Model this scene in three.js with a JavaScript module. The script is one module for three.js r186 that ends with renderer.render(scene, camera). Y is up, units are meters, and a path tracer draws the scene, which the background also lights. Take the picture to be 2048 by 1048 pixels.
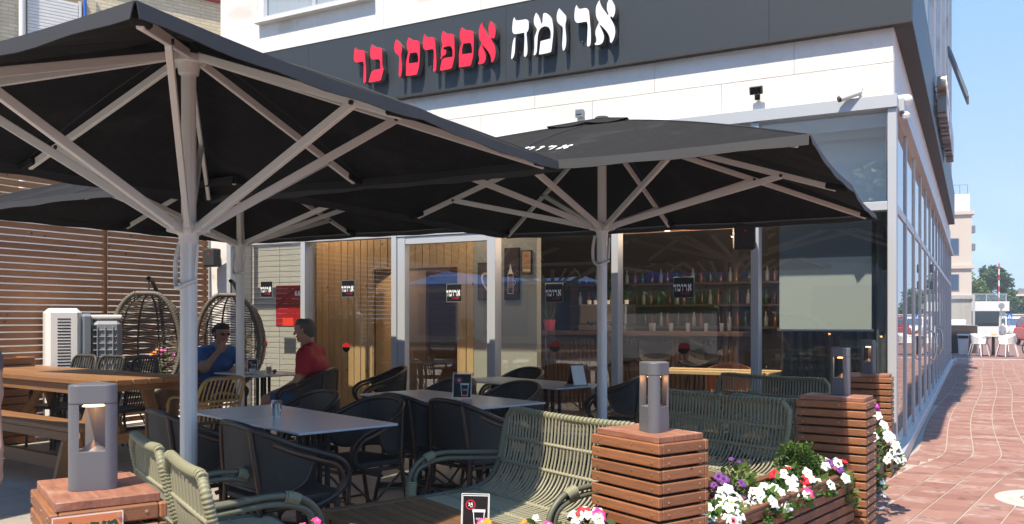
import * as THREE from 'three';
import { mergeGeometries } from 'three/addons/utils/BufferGeometryUtils.js';
import { MarchingCubes } from 'three/addons/objects/MarchingCubes.js';

// ---------------------------------------------------------------- camera, sky, sun, exposure
const scene = new THREE.Scene();
const camera = new THREE.PerspectiveCamera(40.85, 2048 / 1276, 0.1, 600);
camera.setViewOffset(2048, 1276, 0, 0, 2048, 1048);          // the lens is shifted: the horizon lies below the middle
camera.position.set(0.65, 1.35, 8.56);
camera.rotation.y = THREE.MathUtils.degToRad(28.37);
camera.updateMatrixWorld(true);

const SUN_DIR = new THREE.Vector3(-0.055, 1.8, 1).normalize();
{
  const w = 512, h = 256, d = new Float32Array(w * h * 4);
  const zen = [0.145, 0.30, 0.60], hor = [0.41, 0.54, 0.70];
  for (let j = 0; j < h; j++) for (let i = 0; i < w; i++) {
    const el = ((j + 0.5) / h - 0.5) * Math.PI, s = Math.max(0, Math.sin(el)), t = Math.pow(1 - s, 3.2);
    const az = (i / w) * Math.PI * 2;
    // thin low cloud streaks just over the horizon
    let c = Math.sin(az * 9 + Math.sin(az * 23) * 1.3 + el * 30) * Math.sin(az * 17 + el * 55 + 1.7);
    c = Math.max(0, c - 0.25) * Math.exp(-Math.pow((el - 0.075) / 0.035, 2)) * 0.22;
    const k = (j * w + i) * 4;
    for (let q = 0; q < 3; q++) d[k + q] = (el < 0 ? hor[q] * 0.7 : zen[q] + (hor[q] - zen[q]) * t) + c;
    d[k + 3] = 1;
  }
  const tex = new THREE.DataTexture(d, w, h, THREE.RGBAFormat, THREE.FloatType);
  tex.mapping = THREE.EquirectangularReflectionMapping; tex.magFilter = THREE.LinearFilter; tex.minFilter = THREE.LinearFilter; tex.needsUpdate = true;
  scene.background = tex; scene.environment = tex;
}
scene.fog = new THREE.FogExp2(0xd8e4f0, 0.0013);
const sun = new THREE.DirectionalLight(0xfff0da, 4.4);
sun.target.position.set(-3, 0, 2); sun.position.copy(SUN_DIR).multiplyScalar(60).add(sun.target.position);
sun.castShadow = true; sun.shadow.mapSize.set(4096, 4096);
Object.assign(sun.shadow.camera, { left: -30, right: 30, top: 30, bottom: -30, near: 1, far: 160 });
scene.add(sun, sun.target);
const renderer = new THREE.WebGLRenderer({ antialias: true });
renderer.setSize(1024, 524); renderer.shadowMap.enabled = true;
renderer.toneMapping = THREE.LinearToneMapping; renderer.toneMappingExposure = 1.82;

// ---------------------------------------------------------------- helpers
let seed = 12345;
const rnd = () => { seed = (seed * 1664525 + 1013904223) >>> 0; return seed / 4294967296; };
const rr = (a, b) => a + (b - a) * rnd();
const V = (x, y, z) => new THREE.Vector3(x, y, z);
const D2R = Math.PI / 180;
const taken = {};
function numbered(n) { const k = taken[n] = (taken[n] ?? -1) + 1; return k ? n + '_' + String(k).padStart(3, '0') : n; }
function tag(o, label, category, group, kind) {
  if (label) o.userData.label = label;
  if (category) o.userData.category = category;
  if (group) o.userData.group = group;
  if (kind) o.userData.kind = kind;
  return o;
}
function thing(name, label, category, [x, y, z] = [0, 0, 0], turn = 0, group) {
  const o = new THREE.Group(); o.name = numbered(name); scene.add(o);
  o.position.set(x, y, z); o.rotation.y = turn;
  return tag(o, label, category, group);
}
function mesh(name, geo, mat, parent, pos, rot) {
  const m = new THREE.Mesh(Array.isArray(geo) ? mg(geo) : geo, mat);
  m.name = parent === scene ? numbered(name) : name; m.castShadow = m.receiveShadow = true;
  if (pos) m.position.set(...pos);
  if (rot) m.rotation.set(...rot);
  parent.add(m); return m;
}
function struct(name, geo, mat, pos, rot) { return tag(mesh(name, geo, mat, scene, pos, rot), null, null, null, 'structure'); }
function dup(root, [x, y, z], turn, label, group) {
  const r = root.clone(); r.name = numbered(root.name.replace(/_\d{3}$/, '')); scene.add(r); r.position.set(x, y, z); r.rotation.set(0, turn, 0);
  r.userData = { ...root.userData };
  if (label) r.userData.label = label;
  if (group) r.userData.group = group;
  return r;
}
function mg(list) {
  return mergeGeometries(list.map((g) => {
    g = g.index ? g.toNonIndexed() : g;
    for (const k of Object.keys(g.attributes)) if (!['position', 'normal', 'uv', 'color'].includes(k)) g.deleteAttribute(k);
    if (!g.attributes.uv) g.setAttribute('uv', new THREE.Float32BufferAttribute(new Float32Array(g.attributes.position.count * 2), 2));
    return g;
  }), false);
}
// planar uv in metres by the way a face points; u runs along the longest side
function uvm(g, off = 0) {
  g = g.index ? g.toNonIndexed() : g; g.computeBoundingBox();
  const s = g.boundingBox.getSize(new THREE.Vector3()), p = g.attributes.position, n = g.attributes.normal, uv = new Float32Array(p.count * 2);
  const long = s.x >= s.y && s.x >= s.z ? 0 : s.y >= s.z ? 1 : 2;
  for (let i = 0; i < p.count; i++) {
    const c = [p.getX(i), p.getY(i), p.getZ(i)], a = [Math.abs(n.getX(i)), Math.abs(n.getY(i)), Math.abs(n.getZ(i))];
    const d = a[0] > a[1] && a[0] > a[2] ? 0 : a[1] > a[2] ? 1 : 2;
    const ax = [0, 1, 2].filter((k) => k !== d); if (ax[1] === long) ax.reverse();
    uv[i * 2] = c[ax[0]] + off; uv[i * 2 + 1] = c[ax[1]] + off * 0.73;
  }
  g.setAttribute('uv', new THREE.BufferAttribute(uv, 2)); return g;
}
// box with chamfered edges (44 triangles)
function cbox(w, h, d, c = 0.003, x = 0, y = 0, z = 0) {
  c = Math.min(c, w * 0.3, h * 0.3, d * 0.3);
  const H = [w / 2, h / 2, d / 2], P = [];
  const vtx = (s, ax) => s.map((q, i) => q * (i === ax ? H[i] : H[i] - c));
  const tri = (a, b, e, n) => {
    const A = V(...a), B = V(...b), E = V(...e), N = B.clone().sub(A).cross(E.clone().sub(A));
    if (N.dot(n) < 0) P.push(...a, ...e, ...b); else P.push(...a, ...b, ...e);
  };
  const S = [-1, 1];
  for (let ax = 0; ax < 3; ax++) for (const s of S) {
    const u = (ax + 1) % 3, v = (ax + 2) % 3, q = [[-1, -1], [1, -1], [1, 1], [-1, 1]].map(([a, b]) => { const t = [0, 0, 0]; t[ax] = s; t[u] = a; t[v] = b; return vtx(t, ax); });
    const n = V(0, 0, 0); n.setComponent(ax, s); tri(q[0], q[1], q[2], n); tri(q[0], q[2], q[3], n);
  }
  for (let ax = 0; ax < 3; ax++) { const u = (ax + 1) % 3, v = (ax + 2) % 3;
    for (const a of S) for (const b of S) {
      const t0 = [0, 0, 0], t1 = [0, 0, 0]; t0[u] = t1[u] = a; t0[v] = t1[v] = b; t0[ax] = -1; t1[ax] = 1;
      const n = V(0, 0, 0); n.setComponent(u, a); n.setComponent(v, b);
      const q = [vtx(t0, u), vtx(t1, u), vtx(t1, v), vtx(t0, v)]; tri(q[0], q[1], q[2], n); tri(q[0], q[2], q[3], n);
    } }
  for (const a of S) for (const b of S) for (const e of S) tri(vtx([a, b, e], 0), vtx([a, b, e], 1), vtx([a, b, e], 2), V(a, b, e));
  const g = new THREE.BufferGeometry(); g.setAttribute('position', new THREE.Float32BufferAttribute(P, 3)); g.computeVertexNormals();
  uvm(g, rnd() * 7); g.translate(x, y, z); return g;
}
const bx = (w, h, d, x = 0, y = 0, z = 0) => uvm(new THREE.BoxGeometry(w, h, d), 0).translate(x, y, z);
// box from corner to corner
const bb = (x0, y0, z0, x1, y1, z1) => uvm(new THREE.BoxGeometry(x1 - x0, y1 - y0, z1 - z0).translate((x0 + x1) / 2, (y0 + y1) / 2, (z0 + z1) / 2));
const cyl = (r0, r1, h, n = 20, x = 0, y = 0, z = 0) => new THREE.CylinderGeometry(r0, r1, h, n).translate(x, y, z);
const curve = (pts, t = 0.5) => new THREE.CatmullRomCurve3(pts.map((p) => V(...p)), false, 'centripetal', t);
const tube = (pts, r, seg = 24, rad = 8) => new THREE.TubeGeometry(curve(pts), seg, r, rad, false);
function rod(a, b, r, rad = 8, r1 = r) {
  const A = V(...a), B = V(...b), d = B.clone().sub(A), g = new THREE.CylinderGeometry(r1, r, d.length(), rad);
  return g.applyQuaternion(new THREE.Quaternion().setFromUnitVectors(V(0, 1, 0), d.normalize())).translate(...A.add(B).multiplyScalar(0.5).toArray());
}
// square bar from a to b, height axis kept upright
function bar(a, b, w, h, c = 0.003) {
  const A = V(...a), B = V(...b), d = B.clone().sub(A), g = cbox(w, h, d.length(), c), m = new THREE.Matrix4();
  const zz = d.normalize(), xx = V(0, 1, 0).cross(zz); if (xx.lengthSq() < 1e-6) xx.set(1, 0, 0); xx.normalize();
  m.makeBasis(xx, zz.clone().cross(xx), zz); return g.applyMatrix4(m).translate(...A.add(B).multiplyScalar(0.5).toArray());
}
// tube whose skin is wound with cord: the radius swells once per turn
function wound(pts, r, amp, pitch, rad = 8, lo = 0, hi = 1) {
  const c = curve(pts), L = c.getLength() * (hi - lo), n = Math.max(8, Math.round(L / pitch) * 4), fr = c.computeFrenetFrames(n, false);
  const P = [], I = [];
  for (let i = 0; i <= n; i++) {
    const t = lo + (hi - lo) * i / n, p = c.getPointAt(t), q = r + amp * Math.abs(Math.sin(i / 4 * Math.PI)) - amp * 0.4;
    const j = Math.min(n, Math.round(t * n)), N = fr.normals[j], B = fr.binormals[j];
    for (let k = 0; k < rad; k++) { const a = k / rad * 2 * Math.PI; P.push(p.x + q * (Math.cos(a) * N.x + Math.sin(a) * B.x), p.y + q * (Math.cos(a) * N.y + Math.sin(a) * B.y), p.z + q * (Math.cos(a) * N.z + Math.sin(a) * B.z)); }
  }
  for (let i = 0; i < n; i++) for (let k = 0; k < rad; k++) { const a = i * rad + k, b = i * rad + (k + 1) % rad; I.push(a, b, a + rad, b, b + rad, a + rad); }
  const g = new THREE.BufferGeometry(); g.setAttribute('position', new THREE.Float32BufferAttribute(P, 3)); g.setIndex(I); g.computeVertexNormals(); return g;
}
function sheet(nu, nv, fn) {
  const P = [], U = [], I = [];
  for (let j = 0; j <= nv; j++) for (let i = 0; i <= nu; i++) { P.push(...fn(i / nu, j / nv)); U.push(i / nu, j / nv); }
  for (let j = 0; j < nv; j++) for (let i = 0; i < nu; i++) { const a = j * (nu + 1) + i; I.push(a, a + 1, a + nu + 1, a + 1, a + nu + 2, a + nu + 1); }
  const g = new THREE.BufferGeometry(); g.setAttribute('position', new THREE.Float32BufferAttribute(P, 3)); g.setAttribute('uv', new THREE.Float32BufferAttribute(U, 2)); g.setIndex(I); g.computeVertexNormals(); return g;
}
// a sheet with thickness t
function slab(nu, nv, fn, t) {
  const top = sheet(nu, nv, fn), p = top.attributes.position, n = top.attributes.normal, W = nu + 1, cnt = p.count, P = [], I = [];
  for (let i = 0; i < cnt; i++) P.push(p.getX(i) + n.getX(i) * t / 2, p.getY(i) + n.getY(i) * t / 2, p.getZ(i) + n.getZ(i) * t / 2);
  for (let i = 0; i < cnt; i++) P.push(p.getX(i) - n.getX(i) * t / 2, p.getY(i) - n.getY(i) * t / 2, p.getZ(i) - n.getZ(i) * t / 2);
  const ix = top.index.array;
  for (let i = 0; i < ix.length; i += 3) { I.push(ix[i], ix[i + 1], ix[i + 2]); I.push(ix[i] + cnt, ix[i + 2] + cnt, ix[i + 1] + cnt); }
  const edge = []; for (let i = 0; i < nu; i++) { edge.push([i + 1, i]); edge.push([nv * W + i, nv * W + i + 1]); }
  for (let j = 0; j < nv; j++) { edge.push([j * W, (j + 1) * W]); edge.push([(j + 1) * W + nu, j * W + nu]); }
  for (const [a, b] of edge) I.push(a, b, b + cnt, a, b + cnt, a + cnt);
  const g = new THREE.BufferGeometry(); g.setAttribute('position', new THREE.Float32BufferAttribute(P, 3));
  const uv = []; for (let r = 0; r < 2; r++) for (let i = 0; i < cnt; i++) uv.push(top.attributes.uv.getX(i), top.attributes.uv.getY(i));
  g.setAttribute('uv', new THREE.Float32BufferAttribute(uv, 2)); g.setIndex(I);
  const ng = g.toNonIndexed(); ng.computeVertexNormals(); return ng;
}

// ---------------------------------------------------------------- procedural textures and materials
const hash = (x, y, s) => { let h = (x * 374761393 + y * 668265263 + s * 1442695041) | 0; h = Math.imul(h ^ (h >>> 13), 1274126177); return ((h ^ (h >>> 16)) >>> 0) / 4294967296; };
function vn(x, y, s, px, py) {     // tiling value noise
  const xi = Math.floor(x), yi = Math.floor(y), fx = x - xi, fy = y - yi, m = (a, n) => ((a % n) + n) % n;
  const ux = fx * fx * (3 - 2 * fx), uy = fy * fy * (3 - 2 * fy), h = (a, b) => hash(m(a, px), m(b, py), s);
  return (h(xi, yi) * (1 - ux) + h(xi + 1, yi) * ux) * (1 - uy) + (h(xi, yi + 1) * (1 - ux) + h(xi + 1, yi + 1) * ux) * uy;
}
function fbm(u, v, s, fx, fy, oct = 4) { let a = 0, k = 0.5, q = 0; for (let o = 0; o < oct; o++) { a += k * vn(u * fx, v * fy, s + o, fx, fy); q += k; k *= 0.5; fx *= 2; fy *= 2; } return a / q; }
function tex(w, h, fn, rx = 1, ry = 1, srgb = true) {
  const d = new Uint8Array(w * h * 4);
  for (let j = 0; j < h; j++) for (let i = 0; i < w; i++) { const c = fn(i / w, j / h), k = (j * w + i) * 4; for (let q = 0; q < 3; q++) d[k + q] = Math.max(0, Math.min(255, c[q] * 255)); d[k + 3] = 255; }
  const t = new THREE.DataTexture(d, w, h); t.wrapS = t.wrapT = THREE.RepeatWrapping; t.magFilter = THREE.LinearFilter; t.minFilter = THREE.LinearMipmapLinearFilter; t.generateMipmaps = true;
  t.repeat.set(rx, ry); if (srgb) t.colorSpace = THREE.SRGBColorSpace; t.needsUpdate = true; return t;
}
const mix = (a, b, t) => a.map((v, i) => v + (b[i] - v) * t);
const sm = (a, b, x) => { x = Math.max(0, Math.min(1, (x - a) / (b - a))); return x * x * (3 - 2 * x); };
// timber: grain along u, one tile is 1.2 m by 0.3 m
function woodTex(light, dark, s, knots = 3) {
  const kn = []; for (let i = 0; i < knots; i++) kn.push([hash(i, 1, s), hash(i, 2, s), 0.014 + 0.02 * hash(i, 3, s)]);
  return tex(512, 128, (u, v) => {
    let w = 0, kd = 0;
    for (const [a, b, r] of kn) { let du = Math.abs(u - a), dv = Math.abs(v - b); du = Math.min(du, 1 - du) * 1.0; dv = Math.min(dv, 1 - dv) * 0.25; const q = Math.sqrt(du * du + dv * dv) / r; kd = Math.max(kd, 1 - sm(0.25, 0.6, q)); w += 0.35 * Math.exp(-q * q * 0.25); }
    const g = fbm(u, v + w * 0.15, s, 4, 26, 4), f = fbm(u, v, s + 9, 16, 90, 2), b = fbm(u, v, s + 5, 3, 3, 2);
    const ring = 0.5 + 0.5 * Math.sin((g * 5 + w * 4 + v * 9) * 6.283);
    let t = 0.15 + 0.40 * ring * g + 0.35 * f + 0.25 * (b - 0.5);
    return mix(mix(light, dark, Math.max(0, Math.min(1, t))), dark.map((q) => q * 0.45), kd * 0.8);
  }, 1 / 1.2, 1 / 0.3);
}
const std = (o) => new THREE.MeshStandardMaterial({ side: THREE.DoubleSide, ...o });
const lin = (r, g, b) => new THREE.Color().setRGB(r, g, b);
const bumpTex = (s, fx, fy, oct) => tex(256, 256, (u, v) => { const n = fbm(u, v, s, fx, fy, oct); return [n, n, n]; }, 1, 1, false);
const fineBump = bumpTex(3, 32, 32, 3); fineBump.repeat.set(4, 4);
const s255 = (r, g, b) => [r / 255, g / 255, b / 255];
const M = {};
M.post = [0, 1, 2, 3].map((i) => std({ map: woodTex(s255(180, 124, 84).map((q) => q * (1 - 0.05 * i)), s255(108, 68, 44), 11 + i * 7, 2), roughness: 0.5, bumpMap: fineBump, bumpScale: 0.0006 }));
M.cap = std({ map: (() => { const t = tex(256, 256, (u, v) => { const g = fbm(u, v, 77, 6, 50, 4), d = sm(0.45, 0.75, fbm(u, v, 79, 4, 4, 5)) * (0.5 + 0.5 * fbm(u, v, 80, 60, 60, 2)); return mix(mix(s255(170, 118, 92), s255(124, 80, 62), g), s255(206, 184, 166), d * 0.8); }); t.repeat.set(2, 2); return t; })(), roughness: 0.62, bumpMap: fineBump, bumpScale: 0.0008 });
M.planter = [0, 1, 2].map((i) => std({ map: woodTex(s255(146, 98, 70).map((q) => q * (1 - 0.05 * i)), s255(86, 54, 38), 41 + i * 7, 2), roughness: 0.6, bumpMap: fineBump, bumpScale: 0.0008 }));
M.slat = [0, 1, 2, 3, 4].map((i) => std({ map: woodTex(mix(s255(186, 134, 92), s255(158, 108, 72), i / 4), s255(104, 68, 44), 101 + i * 5, 3), roughness: 0.65 }));
M.teak = [0, 1, 2].map((i) => std({ map: woodTex(s255(166, 124, 82).map((q) => q * (1 - 0.06 * i)), s255(112, 74, 42), 201 + i * 5, 1), roughness: 0.5 }));
M.teakDark = [0, 1, 2].map((i) => std({ map: woodTex(s255(134, 100, 66).map((q) => q * (1 - 0.06 * i)), s255(78, 54, 34), 231 + i * 5, 1), roughness: 0.55 }));
M.board = [0, 1, 2].map((i) => std({ map: woodTex(s255(208, 180, 132).map((q) => q * (1 - 0.05 * i)), s255(166, 132, 86), 261 + i * 5, 2), roughness: 0.6 }));
M.barWood = std({ map: woodTex(s255(118, 92, 72), s255(66, 50, 40), 291, 1), roughness: 0.55 });
M.black = std({ color: lin(0.012, 0.012, 0.013), roughness: 0.6 });
M.core = std({ color: lin(0.16, 0.10, 0.065), roughness: 0.9 });
M.stone = std({ map: (() => { const t = tex(512, 512, (u, v) => { const n = fbm(u, v, 31, 4, 4, 5), f = fbm(u, v, 37, 40, 40, 3), st = sm(0.6, 0.8, fbm(u, v, 33, 3, 6, 4)); return mix(s255(236, 234, 230), s255(188, 183, 175), 0.25 * n + 0.35 * f * n + 0.5 * st); }); t.repeat.set(0.45, 0.45); return t; })(), roughness: 0.75, bumpMap: fineBump, bumpScale: 0.0012 });
M.stoneGap = std({ color: lin(0.32, 0.31, 0.29), roughness: 0.9 });
M.frame = std({ color: lin(0.50, 0.53, 0.56), roughness: 0.42, metalness: 0.25 });
M.frameDark = std({ color: lin(0.20, 0.23, 0.26), roughness: 0.45, metalness: 0.3 });
M.fascia = std({ color: lin(0.042, 0.05, 0.058), roughness: 0.42, metalness: 0.15, bumpMap: bumpTex(61, 2, 2, 2), bumpScale: 0.003 });
M.darkPane = std({ color: lin(0.10, 0.16, 0.25), roughness: 0.28, metalness: 0.5 });
M.soffit = std({ color: lin(0.03, 0.027, 0.026), roughness: 0.6 });
M.glass = new THREE.MeshPhysicalMaterial({ color: lin(0.92, 0.95, 0.95), transmission: 1, thickness: 0, roughness: 0.0, ior: 2.05, side: THREE.DoubleSide });
M.glassSide = new THREE.MeshPhysicalMaterial({ color: lin(0.30, 0.36, 0.38), transmission: 1, thickness: 0, roughness: 0.0, ior: 1.8, side: THREE.DoubleSide });
M.metal = std({ color: lin(0.70, 0.70, 0.69), roughness: 0.48, metalness: 0.1 });
M.pole = std({ color: lin(0.70, 0.71, 0.71), roughness: 0.36, metalness: 0.15 });
M.canvas = new THREE.MeshPhysicalMaterial({ side: THREE.DoubleSide, specularIntensity: 0.35, map: (() => { const t = tex(256, 256, (u, v) => { const n = 0.085 + 0.05 * fbm(u, v, 5, 60, 60, 2) + 0.09 * sm(0.5, 0.8, fbm(u, v, 6, 4, 4, 4)); return [n, n, n * 1.04]; }); t.repeat.set(0.8, 0.8); return t; })(), roughness: 0.82, bumpMap: (() => { const t = bumpTex(8, 5, 5, 4); return t; })(), bumpScale: 0.012 });
M.hem = std({ color: lin(0.02, 0.021, 0.024), roughness: 0.7 });
M.bollard = std({ color: lin(0.17, 0.178, 0.195), roughness: 0.42, metalness: 0.35 });
M.bollardDark = std({ color: lin(0.03, 0.032, 0.036), roughness: 0.45, metalness: 0.2 });
M.brass = std({ color: lin(0.62, 0.52, 0.32), roughness: 0.35, metalness: 0.9 });
M.steel = std({ color: lin(0.6, 0.6, 0.6), roughness: 0.22, metalness: 0.95 });
M.top = std({ color: lin(0.50, 0.56, 0.60), roughness: 0.26, bumpMap: fineBump, bumpScale: 0.0003 });
M.rattan = std({ color: lin(0.29, 0.28, 0.19), roughness: 0.5 });
M.rattanRail = std({ map: tex(64, 64, (u, v) => mix(s255(150, 148, 120), s255(120, 120, 96), fbm(u, v, 81, 8, 8, 2))), roughness: 0.55 });
M.rattanArm = std({ color: lin(0.125, 0.13, 0.09), roughness: 0.45 });
M.textile = std({ map: (() => { const t = tex(256, 256, (u, v) => { const a = 0.17 + 0.05 * (Math.sin(u * 400) * Math.sin(v * 400)) + 0.04 * fbm(u, v, 4, 5, 5, 3); return [a * 1.05, a, a * 0.95]; }); t.repeat.set(1, 1); return t; })(), roughness: 0.62 });
M.rail = std({ color: lin(0.035, 0.028, 0.024), roughness: 0.36 });
M.bamboo = std({ map: tex(128, 64, (u, v) => mix(s255(96, 66, 48), s255(52, 36, 28), sm(0.35, 0.7, fbm(u, v, 71, 6, 4, 3)))), roughness: 0.36 });
M.wickerDark = std({ color: lin(0.05, 0.045, 0.038), roughness: 0.55 });
M.wickerGold = std({ color: lin(0.30, 0.20, 0.085), roughness: 0.45 });
M.wickerEgg = std({ color: lin(0.12, 0.105, 0.085), roughness: 0.5 });
M.white = std({ color: lin(0.78, 0.78, 0.77), roughness: 0.45 });
M.grey = std({ color: lin(0.28, 0.30, 0.32), roughness: 0.5 });
M.plastic = std({ color: lin(0.02, 0.02, 0.022), roughness: 0.45 });
M.red = std({ color: lin(0.62, 0.012, 0.03), roughness: 0.4 });
M.letterWhite = std({ color: lin(0.80, 0.82, 0.86), roughness: 0.35 });
M.letterRed = std({ color: lin(0.80, 0.022, 0.06), roughness: 0.35 });
M.letterSide = std({ color: lin(0.28, 0.25, 0.22), roughness: 0.3, metalness: 0.7 });
M.floor = std({ map: (() => { const t = tex(512, 512, (u, v) => { const n = fbm(u, v, 51, 6, 6, 5), f = fbm(u, v, 52, 60, 60, 2); return mix(s255(172, 165, 155), s255(136, 130, 123), n * 0.7 + f * 0.3); }); t.repeat.set(0.6, 0.6); return t; })(), roughness: 0.5, bumpMap: fineBump, bumpScale: 0.0008 });
M.joint = std({ color: lin(0.10, 0.095, 0.09), roughness: 0.95 });
M.asphalt = std({ map: (() => { const t = tex(256, 256, (u, v) => { const n = 0.22 + 0.14 * fbm(u, v, 21, 50, 50, 2) + 0.06 * fbm(u, v, 22, 4, 4, 3); return [n, n, n * 1.02]; }); t.repeat.set(0.4, 0.4); return t; })(), roughness: 0.9 });
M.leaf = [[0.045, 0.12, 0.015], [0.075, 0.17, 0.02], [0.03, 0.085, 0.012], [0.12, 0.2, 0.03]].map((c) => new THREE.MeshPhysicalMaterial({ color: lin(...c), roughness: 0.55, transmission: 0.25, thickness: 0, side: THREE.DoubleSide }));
M.bark = std({ color: lin(0.09, 0.065, 0.045), roughness: 0.9 });
M.soil = std({ color: lin(0.04, 0.028, 0.02), roughness: 1 });
// ---------------------------------------------------------------- ground
struct('ground', bx(500, 0.02, 500, 0, -0.06, -60), M.asphalt);
struct('plaza', bb(-40, -0.05, 12.01, 40, -0.02, 17), std({ color: lin(0.5, 0.47, 0.42), roughness: 0.9 }));
struct('plaza', bb(-40, -0.05, 9.0, -14.01, -0.02, 12.005), std({ color: lin(0.5, 0.47, 0.42), roughness: 0.9 }));
struct('plaza', bb(-14, -0.05, 8.62, -4.2, -0.018, 12.005), std({ color: lin(0.5, 0.47, 0.42), roughness: 0.9 }));
const edgeX = (z) => z < 2.86 ? -0.12 : z < 5.03 ? -0.12 - (z - 2.86) * 0.2143 : -0.585 - (z - 5.03) * 0.5065;   // line of the planters
struct('terrace_bed', bb(-14, -0.05, -0.02, 0.12, -0.024, 12), M.joint);
{ // terrace paving: large slabs, each its own piece
  const bed = thing('terrace_paving', null, null); bed.userData.kind = 'structure';
  const s = 0.6, g = uvm(cbox(s - 0.005, 0.03, s - 0.005, 0.002)), vs = [0, 1, 2].map((k) => { const q = g.clone(); const uv = q.attributes.uv; for (let i = 0; i < uv.count; i++) uv.setXY(i, uv.getX(i) + k * 3.7, uv.getY(i) + k * 1.3); return q; });
  const far = [];
  for (let i = -15; i <= -1; i++) for (let j = 0; j < 14; j++) {
    const x = i * s + s / 2 + 0.15, z = j * s + s / 2 + 0.2, yy = -0.003 - rnd() * 0.002;
    const e = edgeX(z); if (x - s / 2 > e - 0.08) continue;
    const cut = x + s / 2 > e ? e - (x - s / 2) : 0;
    if (cut) mesh('paving_slab', bx(cut, 0.03, s - 0.005), M.floor, bed, [x - s / 2 + cut / 2, yy - 0.012, z]);
    else mesh('paving_slab', vs[(i * 7 + j * 3 + 300) % 3], M.floor, bed, [x, yy - 0.012, z]);
  }
}
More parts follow.
